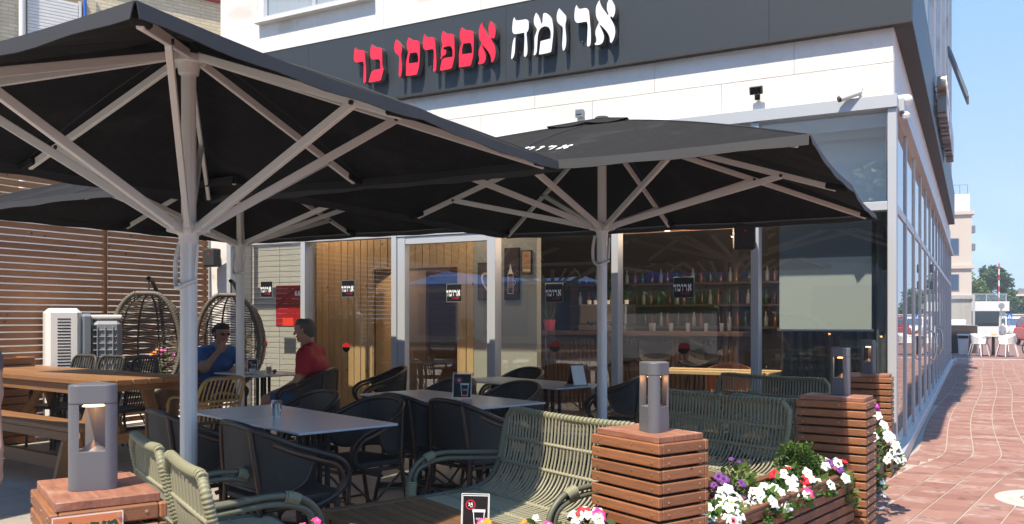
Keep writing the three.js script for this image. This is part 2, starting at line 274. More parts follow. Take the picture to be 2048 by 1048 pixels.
// brick footpath along the side of the building: wavy courses of pavers
{
  const fb = new THREE.Shape([[0.02, -24.5], [0.02, -0.05], [-0.12, 0.0], [-0.12, 2.86], [-0.585, 5.03], [-4.1, 12], [6.2, 12], [6.2, -24.5]].map(([x, z]) => new THREE.Vector2(x, -z)));
  struct('footpath_bed', new THREE.ExtrudeGeometry(fb, { depth: 0.03, bevelEnabled: false }).rotateX(-Math.PI / 2).translate(0, -0.037, 0), std({ color: lin(0.40, 0.35, 0.30), roughness: 0.95 }));
  struct('footpath_bed', bb(-40, -0.05, -60, 30, -0.012, -24.6), std({ color: lin(0.23, 0.13, 0.11), roughness: 0.95 }));
  const path = thing('footpath', null, null); path.userData.kind = 'structure';
  const pm = [0, 1, 2, 3, 4].map((i) => std({ map: (() => { const a = mix(s255(154, 114, 101), s255(138, 98, 86), i / 4), t = tex(128, 128, (u, v) => { const n = fbm(u, v, 300 + i, 5, 5, 4), f = fbm(u, v, 310 + i, 40, 40, 2); return mix(a, mix(s255(200, 180, 168), s255(126, 98, 92), f), 0.75 * sm(0.4, 0.75, n) + 0.15 * f).map((q) => q * (fbm(u, v, 330 + i, 14, 14, 3) > 0.72 ? 0.86 : 1)); }); t.repeat.set(0.7, 0.7); return t; })(), roughness: 0.85, bumpMap: fineBump, bumpScale: 0.001 }));
  const off = (z) => 0.22 * sm(2, 20, -z) + 0.04 * Math.sin(z * 0.55 + 1) * sm(0, 3, -z) - 0.16 * Math.max(0, z + 1.6) * sm(-1.6, 0.2, z) - 0.05 * Math.max(0, z + 1.6) * 0;
  const cells = [];
  for (let c = -14; c < 24; c++) {
    let z = 9.5 - rnd() * 0.15;
    while (z > -24.3) {
      const L = 0.23, x0 = 0.14 + c * 0.25;
      const zm = z - L / 2, a = x0 + off(z), b = x0 + off(z - L), w = 0.25 - 0.011;
      const lim = zm < 0 ? 0.085 : edgeX(zm); if (a > lim && b > lim && a + w < 6.1) cells.push([a, z - 0.0008, b, z - L + 0.0008, w, Math.hypot((a + w / 2) - 0.65, zm - 8.56), (c * 31 + Math.round(z * 53)) % 5]);
      else if (a + w > lim + 0.05 && a < 6) { const aa = Math.max(a, lim), ba = Math.max(b, lim), ww = Math.min(a + w - aa, b + w - ba); if (ww > 0.03) cells.push([aa, z - 0.0008, ba, z - L + 0.0008, ww, 99, (c * 31 + Math.round(z * 53)) % 5]); }
      z -= L;
    }
  }
  const px = (x, z) => { const rx = x - 0.65, rz = z - 8.56, D = -0.4752 * rx - 0.8799 * rz; return D > 0.5 ? [1024 + 1713 * (0.8799 * rx - 0.4752 * rz) / D, 638 + 1713 * 1.35 / D] : [9e9, 9e9]; };
  const brick = (c) => {
    const [a, z0, b, z1, w] = c, y = -0.001 - hash(Math.round(a * 999), Math.round(z0 * 999), 4) * 0.003, e = 0.0015, h = 0.02;
    const P = [], q = (A, B, C, D) => P.push(...A, ...B, ...C, ...A, ...C, ...D);
    const t = [[a + e, y, z0 - e], [a + w - e, y, z0 - e], [b + w - e, y, z1 + e], [b + e, y, z1 + e]], m = [[a, y - e, z0], [a + w, y - e, z0], [b + w, y - e, z1], [b, y - e, z1]], l = m.map((p) => [p[0], y - h, p[2]]);
    q(...t); for (let i = 0; i < 4; i++) { const k = (i + 1) % 4; q(m[i], m[k], t[k], t[i]); q(l[i], l[k], m[k], m[i]); }
    const g = new THREE.BufferGeometry(); g.setAttribute('position', new THREE.Float32BufferAttribute(P, 3)); g.computeVertexNormals();
    const uv = []; for (let i = 0; i < P.length; i += 3) uv.push(P[i] + c[6] * 0.37, P[i + 2] + c[6] * 0.53); g.setAttribute('uv', new THREE.Float32BufferAttribute(uv, 2)); return g;
  };
  const seen = cells.filter((c) => { const [p, q] = px(c[0] + c[4] / 2, (c[1] + c[3]) / 2); return c[5] < 90 && p < 2060 && p > 1740 && q < 1060; }).sort((a, b) => a[5] - b[5]);
  const near = new Set(seen.slice(0, 290));
  const rest = [[], [], [], [], []];
  for (const c of cells) if (near.has(c)) mesh('paver', brick(c), pm[c[6] < 0 ? c[6] + 5 : c[6]], path); else rest[c[6] < 0 ? c[6] + 5 : c[6]].push(brick(c));
  rest.forEach((r, i) => { const m = mesh('paver_field', mg(r), pm[i], path); m.userData.kind = 'stuff'; });
  struct('concrete_strip', bb(0.02, -0.05, -24.6, 4, 0.004, -24.3), std({ color: lin(0.55, 0.5, 0.45), roughness: 0.9 }));
  // manhole cover set in a pale concrete ring
  const mh = thing('manhole_cover', 'round pale concrete manhole cover set in the red brick footpath', 'manhole cover', [1.22, 0.004, 1.05]);
  const conc = std({ map: tex(128, 128, (u, v) => mix(s255(206, 200, 190), s255(168, 160, 150), fbm(u, v, 91, 6, 6, 4))), roughness: 0.9, bumpMap: fineBump, bumpScale: 0.001 });
  mesh('collar', new THREE.LatheGeometry([[0.27, -0.01], [0.27, 0.0], [0.42, 0.0], [0.46, -0.012]].map((p) => new THREE.Vector2(...p)), 48), conc, mh);
  mesh('lid', new THREE.LatheGeometry([[0, 0.002], [0.245, 0.002], [0.25, -0.004], [0.25, -0.02]].map((p) => new THREE.Vector2(...p)), 48), conc, mh);
  mesh('lifting_slot', cbox(0.05, 0.004, 0.015, 0.001, 0.12, 0.003, 0), M.frameDark, mh);
}
// ---------------------------------------------------------------- the cafe building
const MX = [-8.35, -7.02, -5.57, -4.19, -2.70, -1.24, -0.01];
{
  const B = thing('cafe_building', 'white stone cafe building with tall glass shopfront and dark fascia band', 'building');
  mesh('upper_block', bb(-8.58, 3.4, -21, -0.03, 17, -0.03), M.stone, B);
  mesh('party_wall', bb(-8.8, 0, -21, -8.42, 3.4, -0.001), M.stone, B);
  mesh('rear_wall', bb(-8.4, 0, -21, 0, 3.395, -20.8), M.stone, B);
  // stone cladding panels, front
  const rows = [[3.395, 3.705], [3.71, 4.02]]; for (let y = 4.895; y < 8; y += 0.43) rows.push([y + 0.005, y + 0.43]);
  rows.forEach(([y0, y1], r) => {
    let x = -8.58, k = 0;
    while (x < -0.02) {
      let x1 = Math.min(-0.002, x + (k === 0 && r % 2 ? 0.7 : 1.4)); if (x1 > -0.3) x1 = -0.002;
      let segs = [[x, x1]];
      if (y1 > 5.34 && y0 < 6.95) segs = segs.flatMap(([a, b]) => [[a, Math.min(b, -7.78)], [Math.max(a, -5.98), b]].filter(([p, q]) => q - p > 0.02));
      for (const [a, b] of segs) mesh('stone_panel', bb(a, y0, -0.03, b - 0.004, y1, 0 - rnd() * 0.0015), M.stone, B);
      x = x1; k++;
    }
  });
  mesh('front_wall', bb(-8.58, 8.06, -0.03, -0.002, 17, 0), M.stone, B);
  // side cladding
  mesh('side_panel', bb(-0.03, 3.395, -21, 0, 4.02, -0.03), M.stone, B);
  mesh('side_wall', bb(-0.03, 4.9, -21, 0, 17, -0.03), M.stone, B);
  for (let z = -1.2; z > -20.5; z -= 2.9) { // shallow bays between pilasters high up on the side
    mesh('pilaster', bb(0, 4.92, z - 0.7, 0.07, 17, z), M.stone, B);
    for (let y = 5.6; y < 15; y += 3) { const w = mesh('window', bb(-0.02, y, z - 2.5, 0.015, y + 1.6, z - 1.0), M.frameDark, B); mesh('pane', bb(0.016, y + 0.06, z - 2.44, 0.02, y + 1.54, z - 1.06), M.darkPane, w); }
  }
  { const w = mesh('open_sash', cbox(0.05, 1.3, 0.9, 0.005, 0, -0.65, 0), M.frameDark, B, [0.1, 7.8, -14.6], [0, 0, 0.32]); mesh('pane', bx(0.01, 1.1, 0.75, 0.035, -0.65, 0), M.darkPane, w); }
  // front shopfront: mullions, transoms, header, sill, panes
  const fh = 3.27, dp = 0.075;
  MX.forEach((x, i) => mesh('mullion', cbox(0.075, fh - 0.1, 0.15, 0.003, x, 0.1 + (fh - 0.1) / 2, 0), M.frame, B));
  mesh('header', cbox(8.45, 0.118, 0.16, 0.003, -4.19, fh + 0.06, 0.02), M.frame, B);
  mesh('sill', cbox(8.45, 0.1, 0.17, 0.003, -4.19, 0.05, 0), M.frame, B);
  for (let i = 0; i < 6; i++) {
    const a = MX[i] + 0.0385, b = MX[i + 1] - 0.0385, door = i === 2;
    mesh('transom', cbox(b - a, 0.08, 0.13, 0.003, (a + b) / 2, 2.385, 0), M.frame, B);
    mesh('upper_pane', new THREE.PlaneGeometry(b - a, fh - 2.426).translate((a + b) / 2, (fh + 2.426) / 2, -0.01), M.glass, B);
    if (door) {
      const d = new THREE.Group(); d.name = 'door'; B.add(d);
      mesh('door_stile', cbox(0.11, 2.24, 0.1, 0.003, a + 0.057, 1.222, 0.005), M.frame, d);
      mesh('door_stile', cbox(0.04, 2.24, 0.1, 0.003, b - 0.022, 1.222, 0.005), M.frame, d);
      mesh('door_rail', cbox(b - a - 0.158, 0.09, 0.09, 0.003, (a + b) / 2 + 0.035, 2.297, 0.005), M.frame, d);
      mesh('door_rail', cbox(b - a - 0.158, 0.1, 0.09, 0.003, (a + b) / 2 + 0.035, 0.152, 0.005), M.frame, d);
      mesh('pane', new THREE.PlaneGeometry(b - a - 0.15, 2.05).translate((a + b) / 2 + 0.035, 1.226, 0.0), M.glass, d);
    } else mesh('pane', new THREE.PlaneGeometry(b - a, 2.244).translate((a + b) / 2, 1.222, -0.01), M.glass, B);
  }
  // side shopfront
  for (let i = 1; i <= 15; i++) mesh('side_mullion', cbox(0.085, fh - 0.12, 0.06, 0.003, -0.02, 0.12 + (fh - 0.12) / 2, -1.4 * i + 0.03), M.frame, B);
  mesh('side_header', cbox(0.16, 0.118, 20.8, 0.003, 0.0, fh + 0.06, -10.5), M.frame, B);
  mesh('side_sill', cbox(0.16, 0.12, 20.8, 0.003, 0.0, 0.06, -10.5), M.frame, B);
  mesh('side_mullion', cbox(0.08, fh - 0.12, 0.06, 0.003, -0.02, 0.12 + (fh - 0.12) / 2, -0.12), M.frame, B);
  for (let i = 0; i < 15; i++) {
    const z0 = i ? -1.4 * i - 0.006 : -0.151, z1 = -1.4 * (i + 1) + 0.066;
    mesh('side_transom', cbox(0.075, 0.08, z0 - z1, 0.003, -0.02, 2.385, (z0 + z1) / 2), M.frame, B);
    mesh('side_pane', new THREE.PlaneGeometry(z0 - z1, 2.22).rotateY(Math.PI / 2).translate(0.004, 1.233, (z0 + z1) / 2), M.glassSide, B);
    mesh('side_upper_pane', new THREE.PlaneGeometry(z0 - z1, 0.84).rotateY(Math.PI / 2).translate(0.004, 2.847, (z0 + z1) / 2), M.glassSide, B);
  }
  for (const [z, y] of [[-5.6, 2.1], [-5.6, 1.85]]) mesh('door_hinge', cbox(0.05, 0.12, 0.16, 0.004, 0.09, y, z), M.frameDark, B);
  for (const z of [-5.4, -8.2]) mesh('pull_handle', tube([[0.07, 0.75, z], [0.13, 0.78, z], [0.13, 1.15, z], [0.07, 1.18, z]], 0.012, 16, 8), M.steel, B);
  // fascia band
  for (const [a, b] of [[-8.3, -6.9], [-6.9, -4.0], [-4.0, -1.1], [-1.1, 0.155]]) mesh('fascia_panel', bb(a + 0.0015, 4.04, 0.001, b - 0.0015, 4.885, 0.09), M.fascia, B);
  mesh('fascia_drip', bb(-8.3, 4.02, 0.001, 0.157, 4.039, 0.094), M.soffit, B);
  mesh('fascia_cap', bb(-8.3, 4.886, 0.001, 0.157, 4.894, 0.094), M.soffit, B);
  for (let z = -0.001; z > -18.6; z -= 3.1) mesh('side_fascia_panel', bb(0.002, 4.04, z - 3.098, 0.155, 4.885, z), M.fascia, B);
  mesh('side_fascia_soffit', bb(0.001, 4.018, -18.65, 0.158, 4.039, -0.001), M.soffit, B);
  // first-floor window with curtains
  { const w = new THREE.Group(); w.name = 'window'; B.add(w);
    mesh('recess', bb(-7.76, 5.36, -0.032, -6.0, 6.94, -0.0305), M.black, w);
    mesh('frame', [bb(-7.76, 5.36, -0.029, -7.70, 6.94, 0.01), bb(-6.06, 5.36, -0.029, -6.0, 6.94, 0.01), bb(-7.70, 5.36, -0.029, -6.06, 5.42, 0.01), bb(-7.70, 6.88, -0.029, -6.06, 6.94, 0.01), bb(-6.92, 5.42, -0.028, -6.86, 6.88, 0.008)], M.frame, w);
    for (const [a, b] of [[-7.7, -6.92], [-6.86, -6.06]]) {
      mesh('curtain', sheet(60, 2, (u, v) => [a + (b - a) * u, 5.43 + 1.44 * v, -0.018 + 0.006 * Math.sin(u * 50) + 0.002 * Math.sin(u * 23)]), std({ color: lin(0.42, 0.44, 0.47), roughness: 0.9 }), w);
      mesh('pane', new THREE.PlaneGeometry(b - a, 1.46).translate((a + b) / 2, 6.15, -0.003), M.glass, w);
    }
    mesh('sill', cbox(1.95, 0.05, 0.12, 0.004, -6.88, 5.335, 0.04), M.stone, w);
    mesh('reveal', bb(-7.80, 5.36, -0.03, -7.762, 6.94, 0.012), M.stone, w);
  }
}
// Hebrew letter outlines, 200 units to the metre (letter height 0.47 m)
const GLYPH = {"alef":[[[12,94],[8,90],[4,82],[3,72],[4,61],[7,53],[11,48],[7,41],[3,33],[2,24],[4,17],[5,11],[4,6],[0,4],[2,1],[10,0],[17,2],[20,6],[22,14],[20,23],[15,34],[11,42],[12,43],[22,33],[31,21],[35,11],[35,2],[38,0],[41,3],[45,11],[47,20],[46,30],[43,39],[38,48],[35,54],[38,56],[41,52],[45,57],[47,66],[46,76],[42,84],[38,91],[34,94],[29,85],[28,76],[29,68],[32,62],[31,58],[25,66],[17,78],[13,87]]],"resh":[[[5,93],[2,88],[0,76],[0,63],[3,57],[7,54],[18,54],[27,54],[30,52],[31,42],[30,20],[29,6],[30,1],[33,0],[37,3],[38,13],[38,30],[36,50],[35,64],[33,76],[30,81],[26,83],[18,83],[12,83],[8,86]]],"vav":[[[6,93],[2,87],[0,79],[0,69],[3,62],[9,56],[14,52],[15,46],[14,29],[13,12],[14,2],[17,0],[20,4],[22,12],[23,25],[21,41],[20,55],[23,66],[22,74],[18,79],[13,84]]],"mem":[[[6,93],[2,86],[0,76],[2,66],[9,56],[6,49],[2,39],[2,28],[2,13],[0,1],[2,0],[7,4],[8,12],[9,27],[10,44],[14,54],[20,59],[29,60],[37,56],[41,48],[42,39],[41,31],[17,29],[13,1],[14,0],[41,1],[43,4],[46,27],[48,44],[47,59],[44,74],[38,82],[31,88],[25,89],[23,87],[22,74],[21,68],[18,66],[17,72],[14,81],[9,89]]],"he":[[[8,92],[5,87],[3,72],[3,60],[7,55],[14,54],[33,54],[34,44],[33,23],[32,6],[33,1],[36,0],[40,5],[41,16],[40,34],[38,53],[42,56],[44,63],[44,76],[41,81],[36,83],[22,83],[12,84],[10,87]],[[10,47],[6,44],[3,31],[1,13],[0,1],[2,0],[6,4],[9,12],[10,27],[11,44]]],"samekh":[[[8,92],[4,86],[2,76],[3,65],[8,56],[3,47],[0,33],[0,17],[0,1],[4,1],[29,0],[32,2],[38,20],[39,36],[40,59],[39,73],[36,79],[29,82],[18,83],[12,88]],[[12,54],[29,53],[33,49],[35,40],[35,29],[8,30],[8,41]]],"pe":[[[9,92],[5,85],[4,74],[6,64],[8,59],[4,50],[3,41],[5,36],[1,29],[3,27],[6,30],[9,34],[16,35],[18,43],[17,47],[10,49],[10,53],[25,55],[31,52],[35,44],[35,28],[9,29],[5,21],[0,2],[2,0],[31,1],[34,4],[40,25],[41,39],[40,67],[38,78],[32,82],[20,83],[14,86]]],"bet":[[[10,92],[6,85],[5,72],[6,60],[11,54],[30,53],[35,48],[36,29],[10,28],[5,16],[0,1],[4,0],[36,0],[38,3],[46,28],[42,30],[41,55],[41,74],[37,80],[30,82],[19,83],[15,86]]]};
function glyphShapes(name) {
  const ps = GLYPH[name].map((p) => p.map(([x, y]) => new THREE.Vector2(x / 200, y / 200)));
  const smooth = (p) => { const o = []; const n = p.length; for (let i = 0; i < n; i++) { const a = p[(i + n - 1) % n], b = p[i], c = p[(i + 1) % n]; const u = b.clone().sub(a).normalize(), v = c.clone().sub(b).normalize(); if (u.dot(v) < 0.35) o.push(b.clone()); else { o.push(b.clone().lerp(a, 0.25)); o.push(b.clone().lerp(c, 0.25)); } } return o; };
  if (name === 'samekh') { const s = new THREE.Shape(smooth(ps[0])); s.holes.push(new THREE.Path(ps[1])); return [s]; }
  return ps.map((p) => new THREE.Shape(smooth(p)));
}
const glyphW = (n) => Math.max(...GLYPH[n].flat().map((p) => p[0])) / 200;
const SIGN = [['alef', -2.88, 0], ['resh', -3.111, 0], ['vav', -3.32, 0], ['mem', -3.599, 0], ['he', -3.88, 0], ['alef', -4.311, 1], ['samekh', -4.561, 1], ['pe', -4.823, 1], ['resh', -5.06, 1], ['samekh', -5.301, 1], ['vav', -5.473, 1], ['bet', -5.858, 1], ['resh', -6.085, 1]];
const letterGeo = {};
function buildSign(label, place, plain) {
  const s = thing('lettering_sign', label, 'sign');
  for (const [n, x, red] of SIGN) {
    if (!letterGeo[n]) letterGeo[n] = [new THREE.ExtrudeGeometry(glyphShapes(n), { depth: 0.075, bevelEnabled: false }), new THREE.ExtrudeGeometry(glyphShapes(n), { depth: 0.004, bevelEnabled: true, bevelSize: 0.0, bevelThickness: 0.002, bevelSegments: 1 })];
    const l = mesh('letter', letterGeo[n][0], M.letterSide, s, [x, 4.235, 0.022]);
    mesh('letter_face', letterGeo[n][1], red && !plain ? M.letterRed : M.letterWhite, l, [0, 0, 0.0755]);
    for (const [dx, dy] of [[0.3, 0.2], [0.6, 0.75]]) mesh('standoff', new THREE.CylinderGeometry(0.008, 0.008, 0.024, 8).rotateX(Math.PI / 2), M.letterSide, l, [glyphW(n) * dx, 0.47 * dy, -0.011]);
  }
  place(s); return s;
}
buildSign('raised white and red Hebrew letters across the front fascia', (s) => s.position.set(0, 0, 0.09));
buildSign('raised lettering seen edge-on along the side fascia', (s) => { s.rotation.y = Math.PI / 2; s.scale.set(1.35, 1, 1.5); s.position.set(0.156, 0.02, -12.9); }, true);

// neighbouring building behind the slatted screen
{
  const N = thing('neighbour_building', 'beige brick neighbour building with shuttered window and maroon parapet', 'building');
  N.position.set(-13, 0, -0.4); N.rotation.y = -24 * D2R; N.updateMatrixWorld();
  const brickT = tex(256, 256, (u, v) => { const r = Math.floor(v * 32), x = u * 10 + (r % 2) * 0.5, g = (v * 32 % 1 < 0.16) || (x % 1 < 0.04); const n = hash(Math.floor(x), r, 3) * 0.12; return g ? s255(196, 184, 160) : mix(s255(232, 220, 194), s255(206, 192, 164), n * 4 + 0.2 * fbm(u, v, 6, 30, 30, 2)); });
  brickT.repeat.set(0.5, 0.5);
  mesh('wall', bb(-11, 0, -16, 0, 7.28, 12), std({ map: brickT, roughness: 0.85, bumpMap: brickT, bumpScale: 0.004 }), N);
  const mar = std({ map: (() => { const t = tex(128, 128, (u, v) => mix(s255(150, 62, 66), s255(116, 46, 52), fbm(u, v, 7, 8, 8, 4))); t.repeat.set(0.5, 0.5); return t; })(), roughness: 0.85 });
  mesh('parapet', bb(-11, 7.28, -16, 0.07, 7.9, 12.05), mar, N);
  const w = mesh('window', bb(-0.02, 5.2, -0.55, 0.03, 6.8, 0.38), std({ color: lin(0.3, 0.25, 0.16), roughness: 0.8 }), N);
  for (let y = 5.24; y < 6.72; y += 0.055) mesh('shutter_slat', cbox(0.02, 0.05, 0.76, 0.006, 0.045, y + 0.025, -0.04), M.white, w);
  mesh('shutter_guide', bb(0.03, 5.2, -0.47, 0.07, 6.76, -0.43), M.white, w); 
  mesh('downpipe', cyl(0.05, 0.05, 7.2, 12, 0.1, 3.6, 0.42), M.white, N);
  mesh('drainpipe', cyl(0.025, 0.025, 7.2, 10, 0.1, 3.6, -0.52), std({ color: lin(0.02, 0.12, 0.55), roughness: 0.5 }), N);
  mesh('pilaster', bb(0.0, 0, 0.8, 0.2, 7.28, 1.9), std({ color: lin(0.62, 0.55, 0.42), roughness: 0.8 }), N);
  struct('side_yard', bb(-13, -0.04, -6, -8.95, 0.0, 9), std({ color: lin(0.55, 0.53, 0.49), roughness: 0.9 }));
  // low white garden wall that shows bright through the gaps
  const y = thing('garden_wall', 'sunlit white yard wall glimpsed through the timber screen gaps', 'wall', [-11.2, 0, 1.5]);
  mesh('wall_panel', bb(-0.1, 0, -4, 0.1, 2.7, 5), M.white, y); mesh('coping', bb(-0.14, 2.7, -4.02, 0.14, 2.76, 5.02), M.stone, y);
}
// timber slat screen on the left
{
  const S = thing('timber_screen', 'tall screen of horizontal brown timber slats behind the picnic table', 'screen', [-8.8, 0, 0]);
  const len = [[-0.0, 1.58], [1.62, 3.2], [3.24, 4.82]], geo = {};
  const v5 = [0, 1, 2, 3, 4].map((k) => cbox(0.022, 0.062, 1.57, 0.003));
  for (let y = 0.05, r = 0; y < 2.95; y += 0.0775, r++) len.forEach(([a, b], c) => mesh('slat', v5[(r * 2 + c * 3) % 5], M.slat[Math.floor(hash(r, c, 8) * 5)], S, [rr(-0.002, 0.002), y + 0.03, (a + b) / 2 + 0.02]));
  for (const z of [0.06, 1.62, 3.22, 4.8]) mesh('post', cbox(0.045, 3.0, 0.055, 0.003, -0.035, 1.5, z), M.slat[4], S);
}
// ---------------------------------------------------------------- inside the cafe, seen through the glass
const warm = new THREE.MeshStandardMaterial({ color: 0x000000, emissive: new THREE.Color(1, 0.55, 0.2), emissiveIntensity: 4 });
{
  struct('interior_floor', bb(-8.42, -0.02, -20.8, -0.08, -0.004, -0.09), std({ color: lin(0.10, 0.085, 0.07), roughness: 0.5 }));
  // timber board wall with a doorway
  const W = thing('board_wall', 'wall of upright pale timber boards behind the glass door', 'wall', [0, 0, -1.2]);
  const geos = {};
  for (let x = -7.9, k = 0; x < -5.28; x += 0.118, k++) {
    const over = x > -6.86 && x < -5.44, y0 = over ? 2.07 : 0.0, h = 3.38 - y0, key = over ? 'o' : 'f';
    geos[key] ??= cbox(0.108, h, 0.03, 0.004);
    mesh('board', geos[key], M.board[(k * 5 + 1) % 3], W, [x + 0.055, y0 + h / 2, -hash(k, 2, 2) * 0.012]);
  }
  mesh('backing', [bb(-7.9, 0, -0.06, -6.86, 3.38, -0.03), bb(-6.86, 2.07, -0.06, -5.44, 3.38, -0.03), bb(-5.44, 0, -0.06, -5.24, 3.38, -0.03)], M.core, W);
  mesh('door_lining', [bb(-6.88, 0, -0.5, -6.86, 2.07, 0.02), bb(-5.44, 0, -0.5, -5.42, 2.07, 0.02), bb(-6.86, 2.05, -0.5, -5.44, 2.07, 0.02)], M.board[1], W);
  mesh('passage', [bb(-6.9, 0, -2.2, -5.4, 2.4, -2.15), bb(-6.92, 0, -2.15, -6.89, 2.4, -0.5), bb(-5.41, 0, -2.15, -5.38, 2.4, -0.5), bb(-6.89, 2.36, -2.15, -5.41, 2.4, -0.5)], std({ color: lin(0.22, 0.18, 0.14), roughness: 0.8 }), W);
  // louvred dark door deep in the passage
  const L = thing('louvre_door', 'dark louvred door inside the timber doorway', 'door', [-5.9, 0, -1.75]);
  mesh('frame', [bb(-0.42, 0, -0.02, -0.36, 2.04, 0.02), bb(0.36, 0, -0.02, 0.42, 2.04, 0.02), bb(-0.36, 0, -0.02, 0.36, 0.1, 0.02), bb(-0.36, 1.98, -0.02, 0.36, 2.04, 0.02)], M.teakDark[2], L);
  const lg = cbox(0.72, 0.05, 0.012, 0.002); for (let y = 0.14; y < 1.96; y += 0.045) mesh('louvre', lg, M.teakDark[2], L, [0, y, 0], [0.6, 0, 0]);
  // tiled wall at the far end of the shopfront
  const tw = thing('tiled_wall', 'off-white wall of long horizontal tiles inside the shopfront', 'wall', [0, 0, -0.42]);
  const tg = cbox(0.515, 0.07, 0.012, 0.003); const tm = std({ color: lin(0.50, 0.48, 0.42), roughness: 0.35 });
  mesh('backing', bb(-8.41, 0, -0.1, -7.34, 3.38, -0.008), M.stoneGap, tw);
  for (let y = 0.04; y < 3.3; y += 0.076) for (const x of [-8.14, -7.62]) mesh('tile', tg, tm, tw, [x, y + 0.03, 0]);
  // painted grey-green wall with framed prints
  const gw = thing('painted_wall', 'plain grey-green painted wall with framed prints', 'wall', [0, 0, -1.2]);
  mesh('plaster', bb(-5.23, 0, -0.12, -4.26, 3.39, 0.0), std({ color: lin(0.33, 0.33, 0.27), roughness: 0.8 }), gw);
  const canv = (w, h, fn) => { const c = document.createElement('canvas'); c.width = w; c.height = h; const g = c.getContext('2d'); fn(g, w, h); const t = new THREE.CanvasTexture(c); t.colorSpace = THREE.SRGBColorSpace; return t; };
  globalThis.canv = canv;
  const print = (x0, x1, y0, y1, label, fn) => {
    const t = thing('framed_print', label, 'picture', [(x0 + x1) / 2, (y0 + y1) / 2, -1.195]); const w = x1 - x0, h = y1 - y0;
    mesh('frame', cbox(w, h, 0.025, 0.003, 0, 0, 0.013), M.black, t);
    mesh('print', new THREE.PlaneGeometry(w - 0.03, h - 0.03).translate(0, 0, 0.0275), std({ map: canv(256, Math.round(256 * h / w), fn), roughness: 0.6 }), t);
  };
  print(-5.12, -4.80, 1.60, 2.09, 'framed print of a pale heart-shaped coffee swirl', (g, w, h) => {
    g.fillStyle = '#54473f'; g.fillRect(0, 0, w, h); for (let i = 0; i < 120; i++) { g.fillStyle = `rgba(${120 + rnd() * 60},${110 + rnd() * 50},${100 + rnd() * 50},.15)`; g.fillRect(rnd() * w, rnd() * h, 40, 6); }
    g.strokeStyle = '#cfc8bd'; g.lineWidth = 26; g.beginPath(); g.moveTo(w * .5, h * .75); g.bezierCurveTo(w * .05, h * .5, w * .1, h * .2, w * .5, h * .3); g.bezierCurveTo(w * .9, h * .2, w * .95, h * .5, w * .5, h * .75); g.stroke(); });
  print(-4.72, -4.50, 1.60, 2.27, 'tall dark print with an outlined coffee mug', (g, w, h) => {
    g.fillStyle = '#3b2a24'; g.fillRect(0, 0, w, h); g.strokeStyle = '#e8e4dc'; g.lineWidth = 9; g.strokeRect(w * .22, h * .5, w * .4, h * .4); g.fillStyle = '#8a6a52'; g.fillRect(w * .25, h * .55, w * .34, h * .24);
    g.beginPath(); g.arc(w * .66, h * .68, w * .14, -1.4, 1.4); g.stroke(); g.fillStyle = '#e8e4dc'; g.beginPath(); g.moveTo(w * .24, h * .5); g.lineTo(w * .35, h * .38); g.lineTo(w * .38, h * .28); g.lineTo(w * .52, h * .42); g.lineTo(w * .6, h * .5); g.fill(); });
  print(-4.47, -4.32, 1.93, 2.23, 'small framed orange certificate print', (g, w, h) => { g.fillStyle = '#b98f62'; g.fillRect(0, 0, w, h); g.fillStyle = '#b4553a'; g.fillRect(w * .25, h * .15, w * .5, h * .14); g.fillStyle = '#8a6846'; for (let i = 0; i < 6; i++) g.fillRect(w * .2, h * (.42 + i * .07), w * .6, 6); g.fillStyle = '#e2d2b4'; g.fillRect(w * .1, h * .85, w * .8, h * .08); });
  // red poster on the tiled wall
  const rp = thing('red_poster', 'large red poster with white lettering on the tiled wall', 'poster', [-7.66, 1.535, -0.405]);
  mesh('sheet', new THREE.PlaneGeometry(0.56, 0.56), std({ map: canv(256, 360, (g, w, h) => { g.fillStyle = '#b01a20'; g.fillRect(0, 0, w, h); g.strokeStyle = '#8e1218'; g.lineWidth = 5; for (let i = 0; i < 9; i++) { g.beginPath(); g.arc(w * .35, h * .95, 40 + i * 22, -2.6, -0.4); g.stroke(); } g.fillStyle = '#efe8e2'; g.fillRect(w * .62, h * .14, 16, 40); g.fillRect(w * .72, h * .14, 16, 40); g.fillRect(w * .82, h * .14, 16, 40); g.fillRect(w * .62, h * .22, 70, 14); g.fillStyle = '#ff4a34'; g.fillRect(w * .22, h * .8, 90, 70); }), roughness: 0.5 }), rp);
  // deep room: rear wall, timber ceiling baffles, bar
  struct('room_rear_wall', bb(-8.4, 0, -7.2, -0.1, 3.39, -7.1), std({ color: lin(0.055, 0.048, 0.042), roughness: 0.8 }));
  struct('room_divider_wall', bb(-7.6, 0, -7.1, -7.5, 3.39, -3.5), std({ color: lin(0.20, 0.195, 0.165), roughness: 0.8 }));
  const C = thing('ceiling_baffles', 'timber slat ceiling over the bar inside the cafe', 'ceiling');
  const bg = cbox(0.035, 0.12, 3.4, 0.003); for (let x = -4.1; x < -1.3; x += 0.09) mesh('baffle', bg, M.barWood, C, [x, 3.0, -4.6]);
  const bg2 = cbox(3.0, 0.30, 0.02, 0.003); mesh('bulkhead', bb(-4.2, 2.55, -2.9, -1.2, 3.1, -2.84), M.barWood, C);
  for (let x = -4.15; x < -1.25; x += 0.07) mesh('bulkhead_slat', cbox(0.03, 0.52, 0.03, 0.003, x, 2.82, -2.82), M.barWood, C);
  const bar = thing('bar_counter', 'brown slatted bar counter inside the cafe', 'bar counter', [-3.75, 0, -3.4]);
  mesh('counter_top', cbox(3.3, 0.06, 0.6, 0.004, 0, 1.14, 0), M.barWood, bar); mesh('body', bb(-1.55, 0, -0.22, 1.55, 1.1, 0.18), M.core, bar);
  const sg = cbox(0.05, 1.05, 0.03, 0.003); for (let x = -1.53; x < 1.54; x += 0.068) mesh('front_slat', sg, M.barWood, bar, [x, 0.53, 0.2]);
